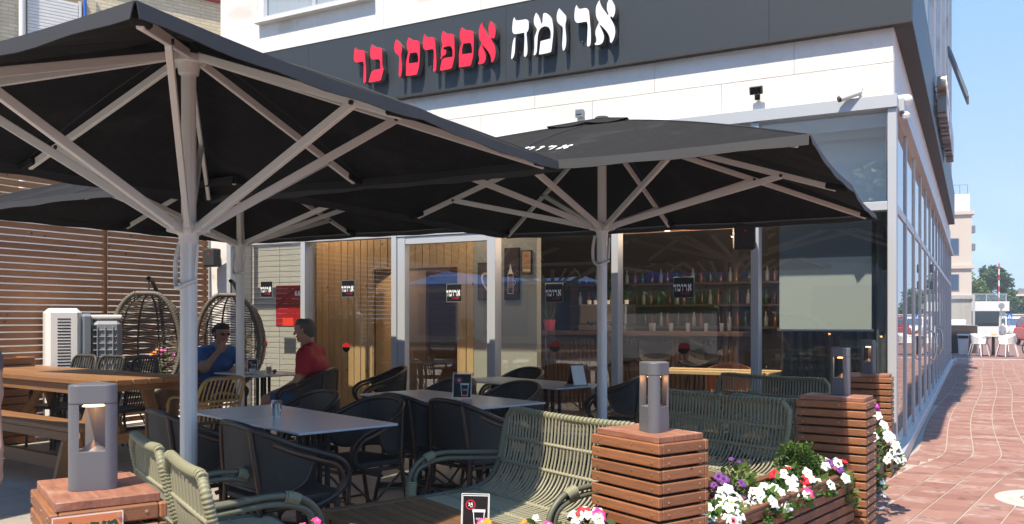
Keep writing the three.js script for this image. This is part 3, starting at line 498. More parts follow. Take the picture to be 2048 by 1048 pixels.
  // shelf of bottles
  const sh = thing('bottle_shelf', 'dark wall shelving behind the bar', 'shelf', [-4.1, 0, -6.9]);
  for (const y of [1.2, 1.6, 2.0]) mesh('shelf', cbox(4.4, 0.04, 0.3, 0.003, 0, y, 0), M.teakDark[2], sh);
  mesh('upright', [bb(-2.22, 0, -0.15, -2.19, 2.3, 0.15), bb(2.19, 0, -0.15, 2.22, 2.3, 0.15)], M.teakDark[2], sh);
  const bot = new THREE.LatheGeometry([[0, 0], [0.035, 0], [0.037, 0.02], [0.037, 0.15], [0.014, 0.2], [0.014, 0.26], [0, 0.26]].map((p) => new THREE.Vector2(...p)), 10);
  const bm = [[0.05, 0.12, 0.04], [0.25, 0.1, 0.02], [0.4, 0.42, 0.4], [0.12, 0.03, 0.02]].map((c) => std({ color: lin(...c), roughness: 0.15 }));
  for (let i = 0; i < 78; i++) tag(Object.assign(mesh('bottle', bot, bm[i * 7 % 4], scene, [-6.15 + (i % 26) * 0.162 + rr(-0.03, 0.03), [1.22, 1.62, 2.02][Math.floor(i / 26)], -6.85 + rr(-0.06, 0.06)]), { }).rotateY(rr(0, 6)), 'small ' + ['green', 'amber', 'pale grey', 'dark brown'][i * 7 % 4] + ' bottle on the ' + ['lowest', 'middle', 'top'][Math.floor(i / 26)] + ' shelf behind the bar', 'bottle', 'bottles behind the bar');
  const em = thing('coffee_machine', 'steel coffee machine standing on the bar counter', 'coffee machine', [-4.2, 1.17, -3.45]); mesh('body', cbox(0.75, 0.3, 0.42, 0.02, 0, 0.25, 0), M.steel, em); mesh('drip_tray', cbox(0.75, 0.09, 0.45, 0.01, 0, 0.05, 0.02), M.steel, em); mesh('column', [cbox(0.1, 0.1, 0.3, 0.01, -0.3, 0.12, 0), cbox(0.1, 0.1, 0.3, 0.01, 0.3, 0.12, 0)], M.plastic, em); for (const x of [-0.18, 0.12]) mesh('group_head', rod([x, 0.12, 0.16], [x, 0.13, 0.34], 0.02), M.plastic, em); for (let i = 0; i < 7; i++) mesh('cup', cyl(0.035, 0.028, 0.06, 14, -0.3 + i * 0.1, 0.432, 0), M.white, em);
  const pp = thing('pink_pot', 'pink flower pot with a spiky plant on the bar counter', 'pot plant', [-5.1, 1.17, -3.3]); mesh('pot', new THREE.LatheGeometry([[0, 0], [0.07, 0], [0.1, 0.17], [0.085, 0.17], [0.08, 0.14], [0, 0.14]].map((q) => new THREE.Vector2(...q)), 20), std({ color: lin(0.6, 0.06, 0.16), roughness: 0.5 }), pp); for (let i = 0; i < 16; i++) { const a = i * 2.4, l = rr(0.2, 0.36); mesh('leaf', slab(1, 5, (u, v) => [Math.cos(a) * v * 0.16 + (u - 0.5) * 0.02 * (1 - v) * Math.sin(a), 0.13 + l * v * (1.3 - 0.4 * v), Math.sin(a) * v * 0.16 + (u - 0.5) * 0.02 * (1 - v) * Math.cos(a)], 0.002), M.leaf[0], pp); }
  const gl = new THREE.LatheGeometry([[0, 0.004], [0.026, 0.004], [0.034, 0.12], [0.032, 0.12], [0.024, 0.01]].map((q) => new THREE.Vector2(...q)), 14); for (let i = 0; i < 7; i++) tag(mesh('bar_glass', gl, M.grey, scene, [-3.6 + i * 0.21 + rr(-0.09, 0.09), 1.17, -3.5 + rr(-0.1, 0.1)]), 'small grey cup standing on the bar counter', 'cup', 'cups on the bar counter');
  // bar stools
  const st = thing('bar_stool', 'black bucket bar stool at the bar, beside the painted wall', 'stool', [-3.75, 0, -2.7], 2.9, 'stools at the bar');
  mesh('seat', slab(10, 10, (u, v) => { const a = (u - 0.5) * 2, b = v; return [a * 0.22, 0.72 + (b > 0.6 ? (b - 0.6) * 0.7 : 0) + a * a * 0.07, -0.2 + Math.min(b, 0.75) * 0.5]; }, 0.03), M.plastic, st);
  for (const [a, b] of [[-1, -1], [1, -1], [-1, 1], [1, 1]]) mesh('leg', rod([a * 0.1, 0.72, b * 0.1], [a * 0.2, 0, b * 0.2], 0.012), M.plastic, st);
  mesh('foot_ring', new THREE.TorusGeometry(0.2, 0.008, 6, 20).rotateX(Math.PI / 2).translate(0, 0.28, 0), M.steel, st);
  dup(st, [-3.2, 0, -2.65], 3.3, 'black bucket bar stool at the bar, behind the umbrella pole', 'stools at the bar');
  dup(st, [-2.55, 0, -2.6], 3.0, 'black bucket bar stool at the bar, third along', 'stools at the bar');
  // cafe table and armchair inside by the glass
  const it = thing('indoor_table', 'pale timber table just inside the glass', 'table', [-1.85, 0, -0.95]);
  mesh('table_top', cbox(1.3, 0.04, 0.6, 0.004, 0, 0.76, 0), M.board[0], it); mesh('pedestal', [cyl(0.03, 0.03, 0.74, 12, 0, 0.37, 0), cyl(0.22, 0.22, 0.02, 20, 0, 0.01, 0)], M.black, it);
  const tc = thing('tan_chair', 'tan leather bucket chair inside the glass', 'chair', [-1.95, 0, -1.75], 0.2);
  mesh('shell', slab(14, 8, (u, v) => { const a = (u - 0.5) * 4.2; return [0.27 * Math.sin(a), 0.46 + v * (0.36 - 0.12 * Math.abs(u - 0.5) * 2), -0.26 * Math.cos(a) * (1 + 0.1 * v)]; }, 0.03), std({ color: lin(0.42, 0.17, 0.06), roughness: 0.5 }), tc);
  mesh('seat', cyl(0.25, 0.24, 0.07, 20, 0, 0.45, 0), std({ color: lin(0.36, 0.14, 0.05), roughness: 0.5 }), tc);
  for (const [a, b] of [[-1, -1], [1, -1], [-1, 1], [1, 1]]) mesh('leg', rod([a * 0.15, 0.42, b * 0.15], [a * 0.22, 0, b * 0.22], 0.012), M.black, tc);
  // projector screen and dark curtain by the corner
  const ps = thing('projector_screen', 'grey-white projection screen pulled down by the corner glass', 'screen', [-0.70, 0, -0.72]);
  mesh('fabric', bb(-0.46, 1.24, -0.004, 0.44, 1.98, 0.0), std({ color: lin(0.33, 0.37, 0.34), roughness: 0.9 }), ps); mesh('bottom_bar', cyl(0.012, 0.012, 0.94, 10).rotateZ(Math.PI / 2).translate(-0.01, 1.235, 0), M.frame, ps);
  mesh('border', bb(-0.46, 1.981, -0.004, 0.44, 2.9, 0), std({ color: lin(0.10, 0.13, 0.145), roughness: 0.8 }), ps); mesh('case', cbox(1.1, 0.09, 0.09, 0.01, -0.01, 2.94, 0), M.white, ps);
  const cu = thing('dark_curtain', 'dark blue-grey curtain hanging behind the projection screen', 'curtain', [-0.68, 0, -1.05]);
  mesh('cloth', sheet(120, 1, (u, v) => [-0.52 + 1.05 * u, 0.02 + 3.1 * v, 0.025 * Math.sin(u * 70)]), std({ color: lin(0.07, 0.085, 0.095), roughness: 0.9 }), cu); mesh('rail', cyl(0.012, 0.012, 1.1, 8).rotateZ(Math.PI / 2).translate(0, 3.13, 0), M.frame, cu);
  struct('ceiling_bulkhead', bb(-2.6, 2.46, -0.48, -0.1, 3.395, -0.42), std({ color: lin(0.70, 0.77, 0.80), roughness: 0.7 }));
  // lamps in the ceiling
  for (const [x, z, y, w] of [[-3.6, -2.2, 2.5, 'by the painted wall'], [-2.9, -2.3, 2.5, 'behind the umbrella pole'], [-2.2, -2.2, 2.5, 'beside the loudspeaker'], [-1.6, -2.4, 2.5, 'above the tan chair'], [-2.6, -4.6, 2.6, 'deep over the bar'], [-6.1, -1.9, 2.2, 'inside the timber doorway'], [-7.4, -0.75, 3.05, 'above the timber boards'], [-5.0, -0.7, 3.05, 'above the framed prints']]) {
    const l = thing('ceiling_lamp', 'small amber ceiling spotlight ' + w, 'lamp', [x, y, z], 0, 'ceiling spotlights');
    mesh('housing', cyl(0.05, 0.05, 0.14, 16, 0, 0.09, 0), M.black, l); mesh('bulb', cyl(0.035, 0.035, 0.012, 16, 0, 0.012, 0), warm, l);
    mesh('cord', cyl(0.006, 0.006, Math.max(0.05, 3.38 - y - 0.16), 6, 0, 0.16 + (3.38 - y - 0.16) / 2, 0), M.black, l);
    const p = new THREE.PointLight(0xffd9b4, 1.25); p.position.set(0, -0.04, 0); p.castShadow = true; l.add(p);
  }
}
// stickers on the glass: small black squares with the lettering, and round red/black discs
function lettersOn(g, names, x, y, h, color) {      // draws glyph outlines right to left, x is the right end
  g.fillStyle = color;
  for (const n of names) {
    if (n === ' ') { x -= h * 0.45; continue; }
    const sc = h / 0.47, w = glyphW(n) * sc;
    x -= w; g.beginPath();
    for (const p of GLYPH[n]) { p.forEach(([a, b], i) => { const X = x + a / 200 * sc, Y = y - b / 200 * sc; i ? g.lineTo(X, Y) : g.moveTo(X, Y); }); g.closePath(); }
    g.fill('evenodd'); x -= h * 0.09;
  }
}
{
  const t = canv(256, 256, (g, w, h) => { g.fillStyle = '#17171a'; g.fillRect(0, 0, w, h); g.strokeStyle = '#8b9090'; g.lineWidth = 6; g.strokeRect(3, 3, w - 6, h - 6); lettersOn(g, ['alef', 'resh', 'vav', 'mem', 'he'], 226, 176, 96, '#f2f4f4'); lettersOn(g, ['alef', 'samekh', 'pe', 'resh', 'samekh', 'vav', ' ', 'bet', 'resh'], 206, 214, 26, '#d02038'); });
  const m = std({ map: t, roughness: 0.4 });
  [[-7.71, 1.747, 'on the first pane beside the timber screen'], [-6.32, 1.734, 'on the pane in front of the timber boards'], [-4.74, 1.657, 'on the glass door'], [-3.435, 1.641, 'on the pane behind the umbrella pole'], [-1.97, 1.674, 'on the pane beside the loudspeaker']].forEach(([x, y, w]) => { const o = thing('window_sticker', 'square black sticker with white Hebrew lettering ' + w, 'sticker', [x, y, 0.0]); mesh('film', new THREE.PlaneGeometry(0.215, 0.215).translate(0, 0, 0.012), m, o); });
  const dm = std({ map: canv(128, 128, (g, w, h) => { g.fillStyle = '#141315'; g.fillRect(0, 0, w, h); g.fillStyle = '#b5202c'; g.fillRect(0, 0, w, h * 0.5); }), roughness: 0.4 });
  [[-6.35, 0.99, 'in front of the timber boards'], [-7.75, 1.02, 'beside the tiled wall'], [-3.43, 1.046, 'near the bar stools'], [-1.97, 1.048, 'near the bar end']].forEach(([x, y, w]) => { const o = thing('disc_sticker', 'round half red half black sticker on the glass ' + w, 'sticker', [x, y, 0.0]); mesh('film', new THREE.CircleGeometry(0.06, 32).translate(0, 0, 0.014), [0, 1].map(() => dm)[0], o); });
}
// fittings on the facade
{
  const spk = (x, y, z, label, turn) => { const s = thing('loudspeaker', label, 'loudspeaker', [x, y, z], turn); mesh('cabinet', cbox(0.2, 0.25, 0.14, 0.015), M.plastic, s); mesh('grille', cbox(0.17, 0.22, 0.01, 0.004, 0, 0, 0.074), std({ color: lin(0.03, 0.03, 0.032), roughness: 0.8 }), s); mesh('badge', new THREE.CylinderGeometry(0.01, 0.01, 0.004, 10).rotateX(Math.PI / 2).translate(0, 0.05, 0.08), M.red, s); mesh('bracket', rod([0, 0, -0.07], [0, 0.05, -0.16], 0.015), M.plastic, s); };
  spk(-1.30, 2.14, 0.25, 'black loudspeaker on the mullion beside the corner glass', 0.35); spk(-8.55, 2.19, 0.18, 'black loudspeaker on the white pillar beside the timber screen', 0.2);
  const f = thing('floodlight', 'small black floodlight on the white stone wall', 'floodlight', [-1.22, 3.6, 0.0]); mesh('housing', cbox(0.12, 0.08, 0.06, 0.008, 0, 0, 0.1), M.plastic, f, [0, 0, 0], [0.25, 0, 0]); mesh('lens', bx(0.09, 0.055, 0.004, 0, 0, 0.132), M.glassSide, f, [0, 0, 0], [0.25, 0, 0]); mesh('bracket', [rod([0, -0.03, 0.08], [0, -0.08, 0.05], 0.008), bx(0.05, 0.05, 0.02, 0, -0.08, 0.04), rod([0, -0.08, 0.0], [0, -0.08, 0.04], 0.012)], M.plastic, f);
  const f2 = thing('wall_box', 'small grey sensor box on the white wall above the parasol', 'sensor box', [-3.12, 3.58, 0.0]); mesh('case', cbox(0.09, 0.09, 0.06, 0.008, 0, 0, 0.032), M.grey, f2); mesh('cover', cbox(0.07, 0.05, 0.01, 0.003, 0, 0.01, 0.066), M.frameDark, f2);
  const c = thing('security_camera', 'white bullet security camera beside a cream junction plate', 'camera', [-0.28, 3.42, 0]); mesh('mount', [new THREE.CylinderGeometry(0.035, 0.035, 0.03, 16).rotateX(Math.PI / 2).translate(0, 0, 0.018), rod([0, 0, 0.03], [0, 0.01, 0.1], 0.018)], M.white, c);
  mesh('barrel', rod([0.01, 0.025, 0.09], [-0.16, -0.04, 0.17], 0.03, 16), M.white, c); mesh('hood', rod([0.02, 0.05, 0.09], [-0.17, -0.02, 0.17], 0.02, 10), M.white, c); mesh('lens', rod([-0.16, -0.04, 0.17], [-0.178, -0.047, 0.178], 0.027, 16), M.plastic, c);
  const jp = thing('junction_plate', 'cream rectangular junction plate on the corner wall', 'plate', [-0.15, 3.425, 0]); mesh('plate', cbox(0.14, 0.075, 0.02, 0.004, 0, 0, 0.011), std({ color: lin(0.7, 0.66, 0.52), roughness: 0.6 }), jp);
  const c2 = thing('dome_camera', 'white dome security camera around the building corner', 'camera', [0.0, 3.4, -0.25]); mesh('body', rod([0.0, 0, 0], [0.09, 0, 0], 0.055, 20), M.white, c2); mesh('nose', new THREE.SphereGeometry(0.055, 20, 12).translate(0.09, 0, 0), M.white, c2); mesh('arm', rod([0.05, -0.04, 0], [0.06, -0.13, 0], 0.02), M.white, c2); mesh('barrel', cbox(0.07, 0.055, 0.16, 0.012, 0, 0, 0), M.white, c2, [0.08, -0.15, 0.05], [0.35, 0.2, 0]);
}
// ---------------------------------------------------------------- parasols
function parasol(label, cx, cz, half, eave, top, hub, poleR, turn = 0, text = false) {
  const U = thing('parasol', label, 'parasol', [cx, 0, cz], turn, 'black square parasols over the terrace');
  const peak = top + 0.10, dirs = []; for (let k = 0; k < 8; k++) { const a = k * Math.PI / 4; dirs.push(k % 2 ? [Math.sign(Math.cos(a)), Math.sign(Math.sin(a))] : [Math.round(Math.cos(a)), Math.round(Math.sin(a))]); }
  // canopy: eight triangular panels between the ribs, sagging a little between them
  const panels = [];
  for (let k = 0; k < 8; k++) {
    const [ax, az] = dirs[k], [ex, ez] = dirs[(k + 1) % 8], r0 = 0.14;
    panels.push(sheet(12, 16, (u, v) => {
      const s = r0 + (1 - r0) * v, w = Math.sin(u * Math.PI), inn = 1 - 0.009 * w * v;
      const x = (ax + (ex - ax) * u) * s * half * inn, z = (az + (ez - az) * u) * s * half * inn;
      const crease = 0.006 * Math.sin(u * 14 + k * 3) * Math.sin(v * 7 + k) * v * w;
      return [x, peak + (eave - peak) * s - 0.03 * w * v * (1.25 - v) * 1.6 + 0.03 * Math.sin(Math.PI * s) + crease, z];
    }));
  }
  const cg = mg(panels); { const p = cg.attributes.position, uv = cg.attributes.uv; for (let i = 0; i < p.count; i++) uv.setXY(i, p.getX(i), p.getZ(i)); }
  mesh('canopy', cg, M.canvas, U);
  // raised vent cap at the peak
  const vent = []; for (let k = 0; k < 8; k++) { const [ax, az] = dirs[k], [ex, ez] = dirs[(k + 1) % 8]; vent.push(sheet(6, 6, (u, v) => { const s = 0.02 + 0.16 * v; return [(ax + (ex - ax) * u) * s * half, peak + 0.028 + (eave - peak) * s * 0.9 - 0.018 * Math.sin(u * Math.PI) * v, (az + (ez - az) * u) * s * half]; })); }
  mesh('vent_cap', mg(vent), M.canvas, U); mesh('finial', cyl(0.05, 0.07, 0.02, 20, 0, peak + 0.02, 0), M.hem, U);
  // hem along every eave
  for (let k = 0; k < 4; k++) {
    const pts = [[1, 1], [1, -1], [-1, -1], [-1, 1]], [ax, az] = pts[k], [ex, ez] = pts[(k + 1) % 4];
    mesh('hem', slab(32, 2, (u, v) => { const t = u < 0.5 ? u * 2 : (u - 0.5) * 2, w = Math.sin(t * Math.PI), inn = 1 - 0.009 * w; const x = (ax + (ex - ax) * u), z = (az + (ez - az) * u); const nx = (ax + ex) / 2, nz = (az + ez) / 2; return [x * half * inn + nx * (0.004 + 0.014 * v), eave - 0.012 * w + 0.004 - 0.055 * v + 0.004 * Math.sin(u * 40 + k) * v, z * half * inn + nz * (0.004 + 0.014 * v)]; }, 0.004), M.hem, U);
  }
  // ribs and struts
  for (let k = 0; k < 8; k++) {
    const [ax, az] = dirs[k], L = Math.hypot(ax, az), ux = ax / L, uz = az / L, tip = half * L - 0.1;
    const yAt = (r) => { const s = r / (half * L); return peak + (eave - peak) * s - 0.05 + (s > 0.8 ? 0.0 : 0); };
    const A = [ux * 0.07, yAt(0.07) - 0.02, uz * 0.07], E = [ux * tip, yAt(tip), uz * tip];
    mesh('rib', bar(A, E, 0.024, 0.042), M.metal, U);
    { const sp = []; for (let i = 0; i <= 10; i++) { const s = 0.14 + 0.85 * i / 10; sp.push([ux * s * half * L, peak + (eave - peak) * s + 0.03 * Math.sin(Math.PI * s) + 0.002, uz * s * half * L]); } mesh('seam', tube(sp, 0.005, 20, 5), M.hem, U); }
    mesh('rib_pocket', bar([ux * (tip - 0.07), yAt(tip - 0.07) + 0.004, uz * (tip - 0.07)], [ux * (half * L - 0.02), yAt(half * L - 0.02) + 0.02, uz * (half * L - 0.02)], 0.06, 0.045, 0.01), M.canvas, U);
    const jr = half * 0.745, J = [ux * jr, yAt(jr) - 0.012, uz * jr], s = mesh('strut', bar([ux * (poleR + 0.035), hub + 0.01, uz * (poleR + 0.035)], J, 0.028, 0.044), M.metal, U);
    mesh('pivot', rod([J[0] - uz * 0.022, J[1], J[2] + ux * 0.022], [J[0] + uz * 0.022, J[1], J[2] - ux * 0.022], 0.012, 10), M.plastic, s);
    mesh('lug', bar([ux * poleR * 0.8, hub - 0.005, uz * poleR * 0.8], [ux * (poleR + 0.06), hub + 0.012, uz * (poleR + 0.06)], 0.04, 0.05), M.metal, U);
  }
  // fluted pole, upper mast, hubs
  const flute = (r, y0, y1) => { const g = new THREE.CylinderGeometry(r, r, y1 - y0, 64, 1).translate(0, (y0 + y1) / 2, 0), p = g.attributes.position; for (let i = 0; i < p.count; i++) { const x = p.getX(i), z = p.getZ(i), a = Math.atan2(z, x), q = Math.hypot(x, z); if (q > 0.001) { const f = 1 - 0.05 * Math.pow(Math.max(0, Math.sin(a * 8)), 6) * (1); p.setX(i, x * f); p.setZ(i, z * f); } } g.computeVertexNormals(); return g; };
  mesh('pole', flute(poleR, 0.05, hub - 0.03), M.pole, U);
  mesh('mast', flute(poleR * 0.86, hub - 0.02, top + 0.02), M.metal, U);
  mesh('lower_hub', [cyl(poleR + 0.02, poleR + 0.014, 0.06, 28, 0, hub + 0.0, 0), cyl(poleR + 0.008, poleR + 0.004, 0.05, 28, 0, hub - 0.05, 0)], M.metal, U);
  mesh('upper_hub', [cyl(0.085, 0.085, 0.035, 24, 0, top - 0.005, 0), cyl(0.06, 0.05, 0.06, 24, 0, top - 0.05, 0)], M.metal, U);
  const h2 = hub - 0.28; // looped lifting handle
  mesh('handle', [tube([[-poleR - 0.02, hub - 0.06, 0.0], [-poleR - 0.03, hub - 0.16, 0.02], [-poleR - 0.02, h2 + 0.02, 0.03], [-poleR * 0.7, h2 - 0.01, poleR + 0.012], [0, h2 - 0.025, poleR + 0.03], [poleR * 0.7, h2 - 0.01, poleR + 0.012], [poleR + 0.022, h2 + 0.015, 0.01]], 0.012, 40, 10), rod([poleR + 0.02, h2 + 0.03, 0.01], [poleR + 0.024, hub - 0.08, 0.0], 0.007)], M.pole, U);
  mesh('base', [cbox(0.5, 0.03, 0.5, 0.006, 0, 0.016, 0), cyl(poleR + 0.02, poleR + 0.02, 0.12, 24, 0, 0.08, 0)], M.frameDark, U);
  if (text) { // the lettering printed on the canopy, near the eave that faces the street
    const t = canv(512, 128, (g, w, h) => { g.clearRect(0, 0, w, h); lettersOn(g, ['alef', 'resh', 'vav', 'mem', 'he'], 500, 118, 108, '#e8e8e8'); });
    const slope = (eave - peak) / half, pts = ['alef', 'resh', 'vav', 'mem', 'he']; let x = 0; const gs = [];
    for (const n of pts) { const w = glyphW(n); const g = new THREE.ShapeGeometry(glyphShapes(n)); const p = g.attributes.position; x -= w * 0.32; for (let i = 0; i < p.count; i++) { const X = p.getX(i) * 0.32 + x + 0.36, Z = 1.52 - p.getY(i) * 0.32; p.setXYZ(i, X, 0, Z); } x -= 0.03; gs.push(g); }
    const g = mg(gs), p = g.attributes.position;
    const ray = new THREE.Raycaster(), cm = new THREE.Mesh(cg); for (let i = 0; i < p.count; i++) { ray.set(V(p.getX(i), 6, p.getZ(i)), V(0, -1, 0)); const hh = ray.intersectObject(cm)[0]; p.setY(i, (hh ? hh.point.y : peak + slope * p.getZ(i)) + 0.006); }
    g.computeVertexNormals(); mesh('printed_lettering', g, M.letterWhite, U);
  }
  return U;
}
parasol('large black square parasol closest to the street, its underside showing pale ribs', -2.945, 5.44, 1.45, 2.27, 2.70, 1.815, 0.043, 0);
parasol('black square parasol over the picnic table beside the timber screen', -5.62, 2.5, 1.75, 2.34, 2.86, 2.08, 0.040, 0);
parasol('black square parasol in front of the corner glass with sunlit top', -1.98, 2.17, 1.87, 2.285, 2.84, 2.08, 0.041, 0.012, true);

parasol('black square parasol out of view beyond the picnic bench, shading the floor', -6.65, 6.62, 1.45, 2.3, 2.74, 1.9, 0.043, 0);

// ---------------------------------------------------------------- slatted posts, planters and bollard lamps
const RING = 0.0535;
function slatPost(label, x, z, deg, h = 0.845) {
  const P = thing('planter_post', label, 'post', [x, 0, z], deg * D2R, 'slatted timber posts between planters');
  const w = 0.42, d = 0.29, t = 0.022, sh = 0.042, A = [0, 1].map(() => cbox(w, sh, t, 0.004)), Bg = [0, 1].map(() => cbox(t, sh, d - 2 * t - 0.001, 0.004));
  mesh('core', bb(-w / 2 + t + 0.04, 0.01, -d / 2 + t + 0.04, w / 2 - t - 0.04, h - 0.02, d / 2 - t - 0.04), M.core, P);
  let i = 0; const scr = [];
  for (let y = h - sh / 2; y > 0.01; y -= RING, i++) {
    for (const s of [-1, 1]) {
      mesh('slat', A[i % 2], M.post[(i * 3 + (s > 0 ? 1 : 0)) % 4], P, [rr(-0.001, 0.001), y, s * (d / 2 - t / 2)]);
      mesh('slat', Bg[i % 2], M.post[(i * 5 + 2 + (s > 0 ? 1 : 0)) % 4], P, [s * (w / 2 - t / 2), y, 0]);
      for (const q of [-0.165, 0.05, 0.17]) if (q !== 0.05 || i % 2 === 0) scr.push(new THREE.CylinderGeometry(0.0045, 0.0045, 0.003, 8).rotateX(Math.PI / 2).translate(q, y + rr(-0.006, 0.006), s * (d / 2 + 0.0008)));
      for (const q of [-0.09, 0.09]) scr.push(new THREE.CylinderGeometry(0.0045, 0.0045, 0.003, 8).rotateZ(Math.PI / 2).translate(s * (w / 2 + 0.0008), y + rr(-0.006, 0.006), q));
    }
  }
  const sc = mesh('screws', mg(scr), M.brass, P); sc.userData.kind = 'stuff';
  mesh('cap', cbox(w - 0.035, 0.026, d - 0.03, 0.003, 0, h + 0.0135, 0), M.cap, P);
  return P;
}
const POSTS = [[-1.565, 6.965, -26.5], [-0.585, 5.035, -27], [-0.115, 2.86, -6], [-0.185, 0.46, 0]];
slatPost('slatted timber post with the carved name board', ...POSTS[0]);
slatPost('slatted timber post at the end of the green sofa, close to the camera', ...POSTS[1]);
slatPost('slatted timber post beside the round green bush', ...POSTS[2]);
slatPost('slatted timber post against the corner glass', ...POSTS[3]);
const lampGlow = new THREE.MeshStandardMaterial({ color: 0x000000, emissive: new THREE.Color(1, 0.62, 0.3), emissiveIntensity: 2.4 });
function bollard(label, x, z, deg, y = 0.872, mat = M.bollard) {
  const b = thing('bollard_lamp', label, 'bollard lamp', [x, y, z], deg * D2R, 'lit bollard lamps on the posts');
  const H = 0.295, R = 0.068;   // rounded triangle in plan
  const tri = (r, c) => { const s = new THREE.Shape(), pts = []; for (let k = 0; k < 3; k++) for (let q = -6; q <= 6; q++) { const a = k * 2 * Math.PI / 3 + Math.PI / 2 + q / 6 * Math.PI / 3 ; pts.push([Math.cos(k * 2 * Math.PI / 3 + Math.PI / 2) * (r - c) + Math.cos(a) * c, Math.sin(k * 2 * Math.PI / 3 + Math.PI / 2) * (r - c) + Math.sin(a) * c]); } s.setFromPoints(pts.map((p) => new THREE.Vector2(...p))); return s; };
  const ext = (s, y0, y1, bev = 0.0) => new THREE.ExtrudeGeometry(s, { depth: y1 - y0 - 2 * bev, bevelEnabled: bev > 0, bevelSize: bev, bevelOffset: -bev, bevelThickness: bev, bevelSegments: 2, curveSegments: 8 }).rotateX(-Math.PI / 2).translate(0, y0 + bev, 0);
  const full = tri(R, 0.03);
  mesh('lower_body', ext(full, 0, 0.108, 0.001), mat, b);
  mesh('head', ext(full, H - 0.055, H, 0.004), mat, b);
  for (let k = 0; k < 3; k++) { // one corner column per vertex of the triangle
    const a = k * 2 * Math.PI / 3 + Math.PI / 2, cx = Math.cos(a) * (R - 0.03), cz = Math.sin(a) * (R - 0.03), s = new THREE.Shape(), pts = [];
    for (let q = -8; q <= 8; q++) { const t = a + q / 8 * Math.PI / 3; pts.push(new THREE.Vector2(cx + Math.cos(t) * 0.0299, cz + Math.sin(t) * 0.0299)); }
    pts.push(new THREE.Vector2(Math.cos(a) * 0.046, Math.sin(a) * 0.046)); s.setFromPoints(pts);
    mesh('column', ext(s, 0.108, H - 0.055), mat, b);
  }
  mesh('reflector', new THREE.ConeGeometry(0.034, 0.028, 24).translate(0, 0.122, 0), mat, b);
  mesh('light_ring', new THREE.CylinderGeometry(0.022, 0.03, 0.008, 24).translate(0, H - 0.06, 0), lampGlow, b);
  for (const s of [-1, 1]) mesh('screw', new THREE.SphereGeometry(0.004, 8, 6).translate(s * 0.02, 0.022, 0.036), M.steel, b);
  const p = new THREE.PointLight(0xffb070, 0.012); p.position.set(0, H - 0.07, 0); p.castShadow = true; b.add(p);
  return b;
}
bollard('grey bollard lamp on the post with the name board', -1.55, 6.985, 50);
bollard('grey bollard lamp on the post at the end of the green sofa', -0.552, 5.06, 199);
bollard('grey bollard lamp on the post beside the round bush', -0.088, 2.80, -22);
bollard('dark bollard lamp on the post against the corner glass', -0.165, 0.47, -12, 0.872, M.bollard);
{ // name board, screwed to the street side of the first post
  const n = thing('name_board', 'small orange timber board with green Hebrew letters on the first post', 'sign', [-1.565, 0, 6.965], -26.5 * D2R);
  const t = canv(512, 192, (g, w, h) => {
    g.fillStyle = '#d98a5c'; g.fillRect(0, 0, w, h); for (let i = 0; i < 60; i++) { g.fillStyle = `rgba(${150 + rnd() * 90},${80 + rnd() * 50},${50 + rnd() * 30},.18)`; g.fillRect(0, rnd() * h, w, 1 + rnd() * 5); }
    g.strokeStyle = '#efe4da'; g.lineWidth = 9; g.strokeRect(4, 4, w - 8, h - 8);
    g.strokeStyle = '#1f4a34'; g.lineWidth = 24; g.lineCap = 'butt'; g.lineJoin = 'miter'; const L = (p) => { g.beginPath(); p.forEach(([x, y], i) => (i ? g.lineTo(x, y) : g.moveTo(x, y))); g.stroke(); };
    L([[405, 150], [420, 92], [398, 62]]); L([[412, 80], [450, 66], [466, 96], [458, 140], [428, 140]]);      // mem
    L([[356, 66], [374, 70], [370, 104]]);                                                                        // yod
    L([[270, 66], [322, 72], [334, 108], [320, 142], [268, 142]]);                                                // kaf
    L([[196, 62], [252, 150]]); L([[246, 62], [240, 96], [224, 104]]); L([[212, 92], [192, 118], [196, 150]]);    // alef
    L([[128, 40], [128, 74], [176, 74], [172, 112], [134, 152]]);                                                 // lamed
  });
  mesh('board', cbox(0.012, 0.075, 0.17, 0.002, 0.2165, 0.802, 0.056), M.post[0], n); mesh('lettering', new THREE.PlaneGeometry(0.17, 0.075).rotateY(Math.PI / 2).translate(0.2232, 0.802, 0.056), std({ map: t, roughness: 0.5 }), n);
  mesh('screw', new THREE.CylinderGeometry(0.005, 0.005, 0.004, 10).rotateZ(Math.PI / 2).translate(0.2245, 0.826, -0.018), M.steel, n);
}
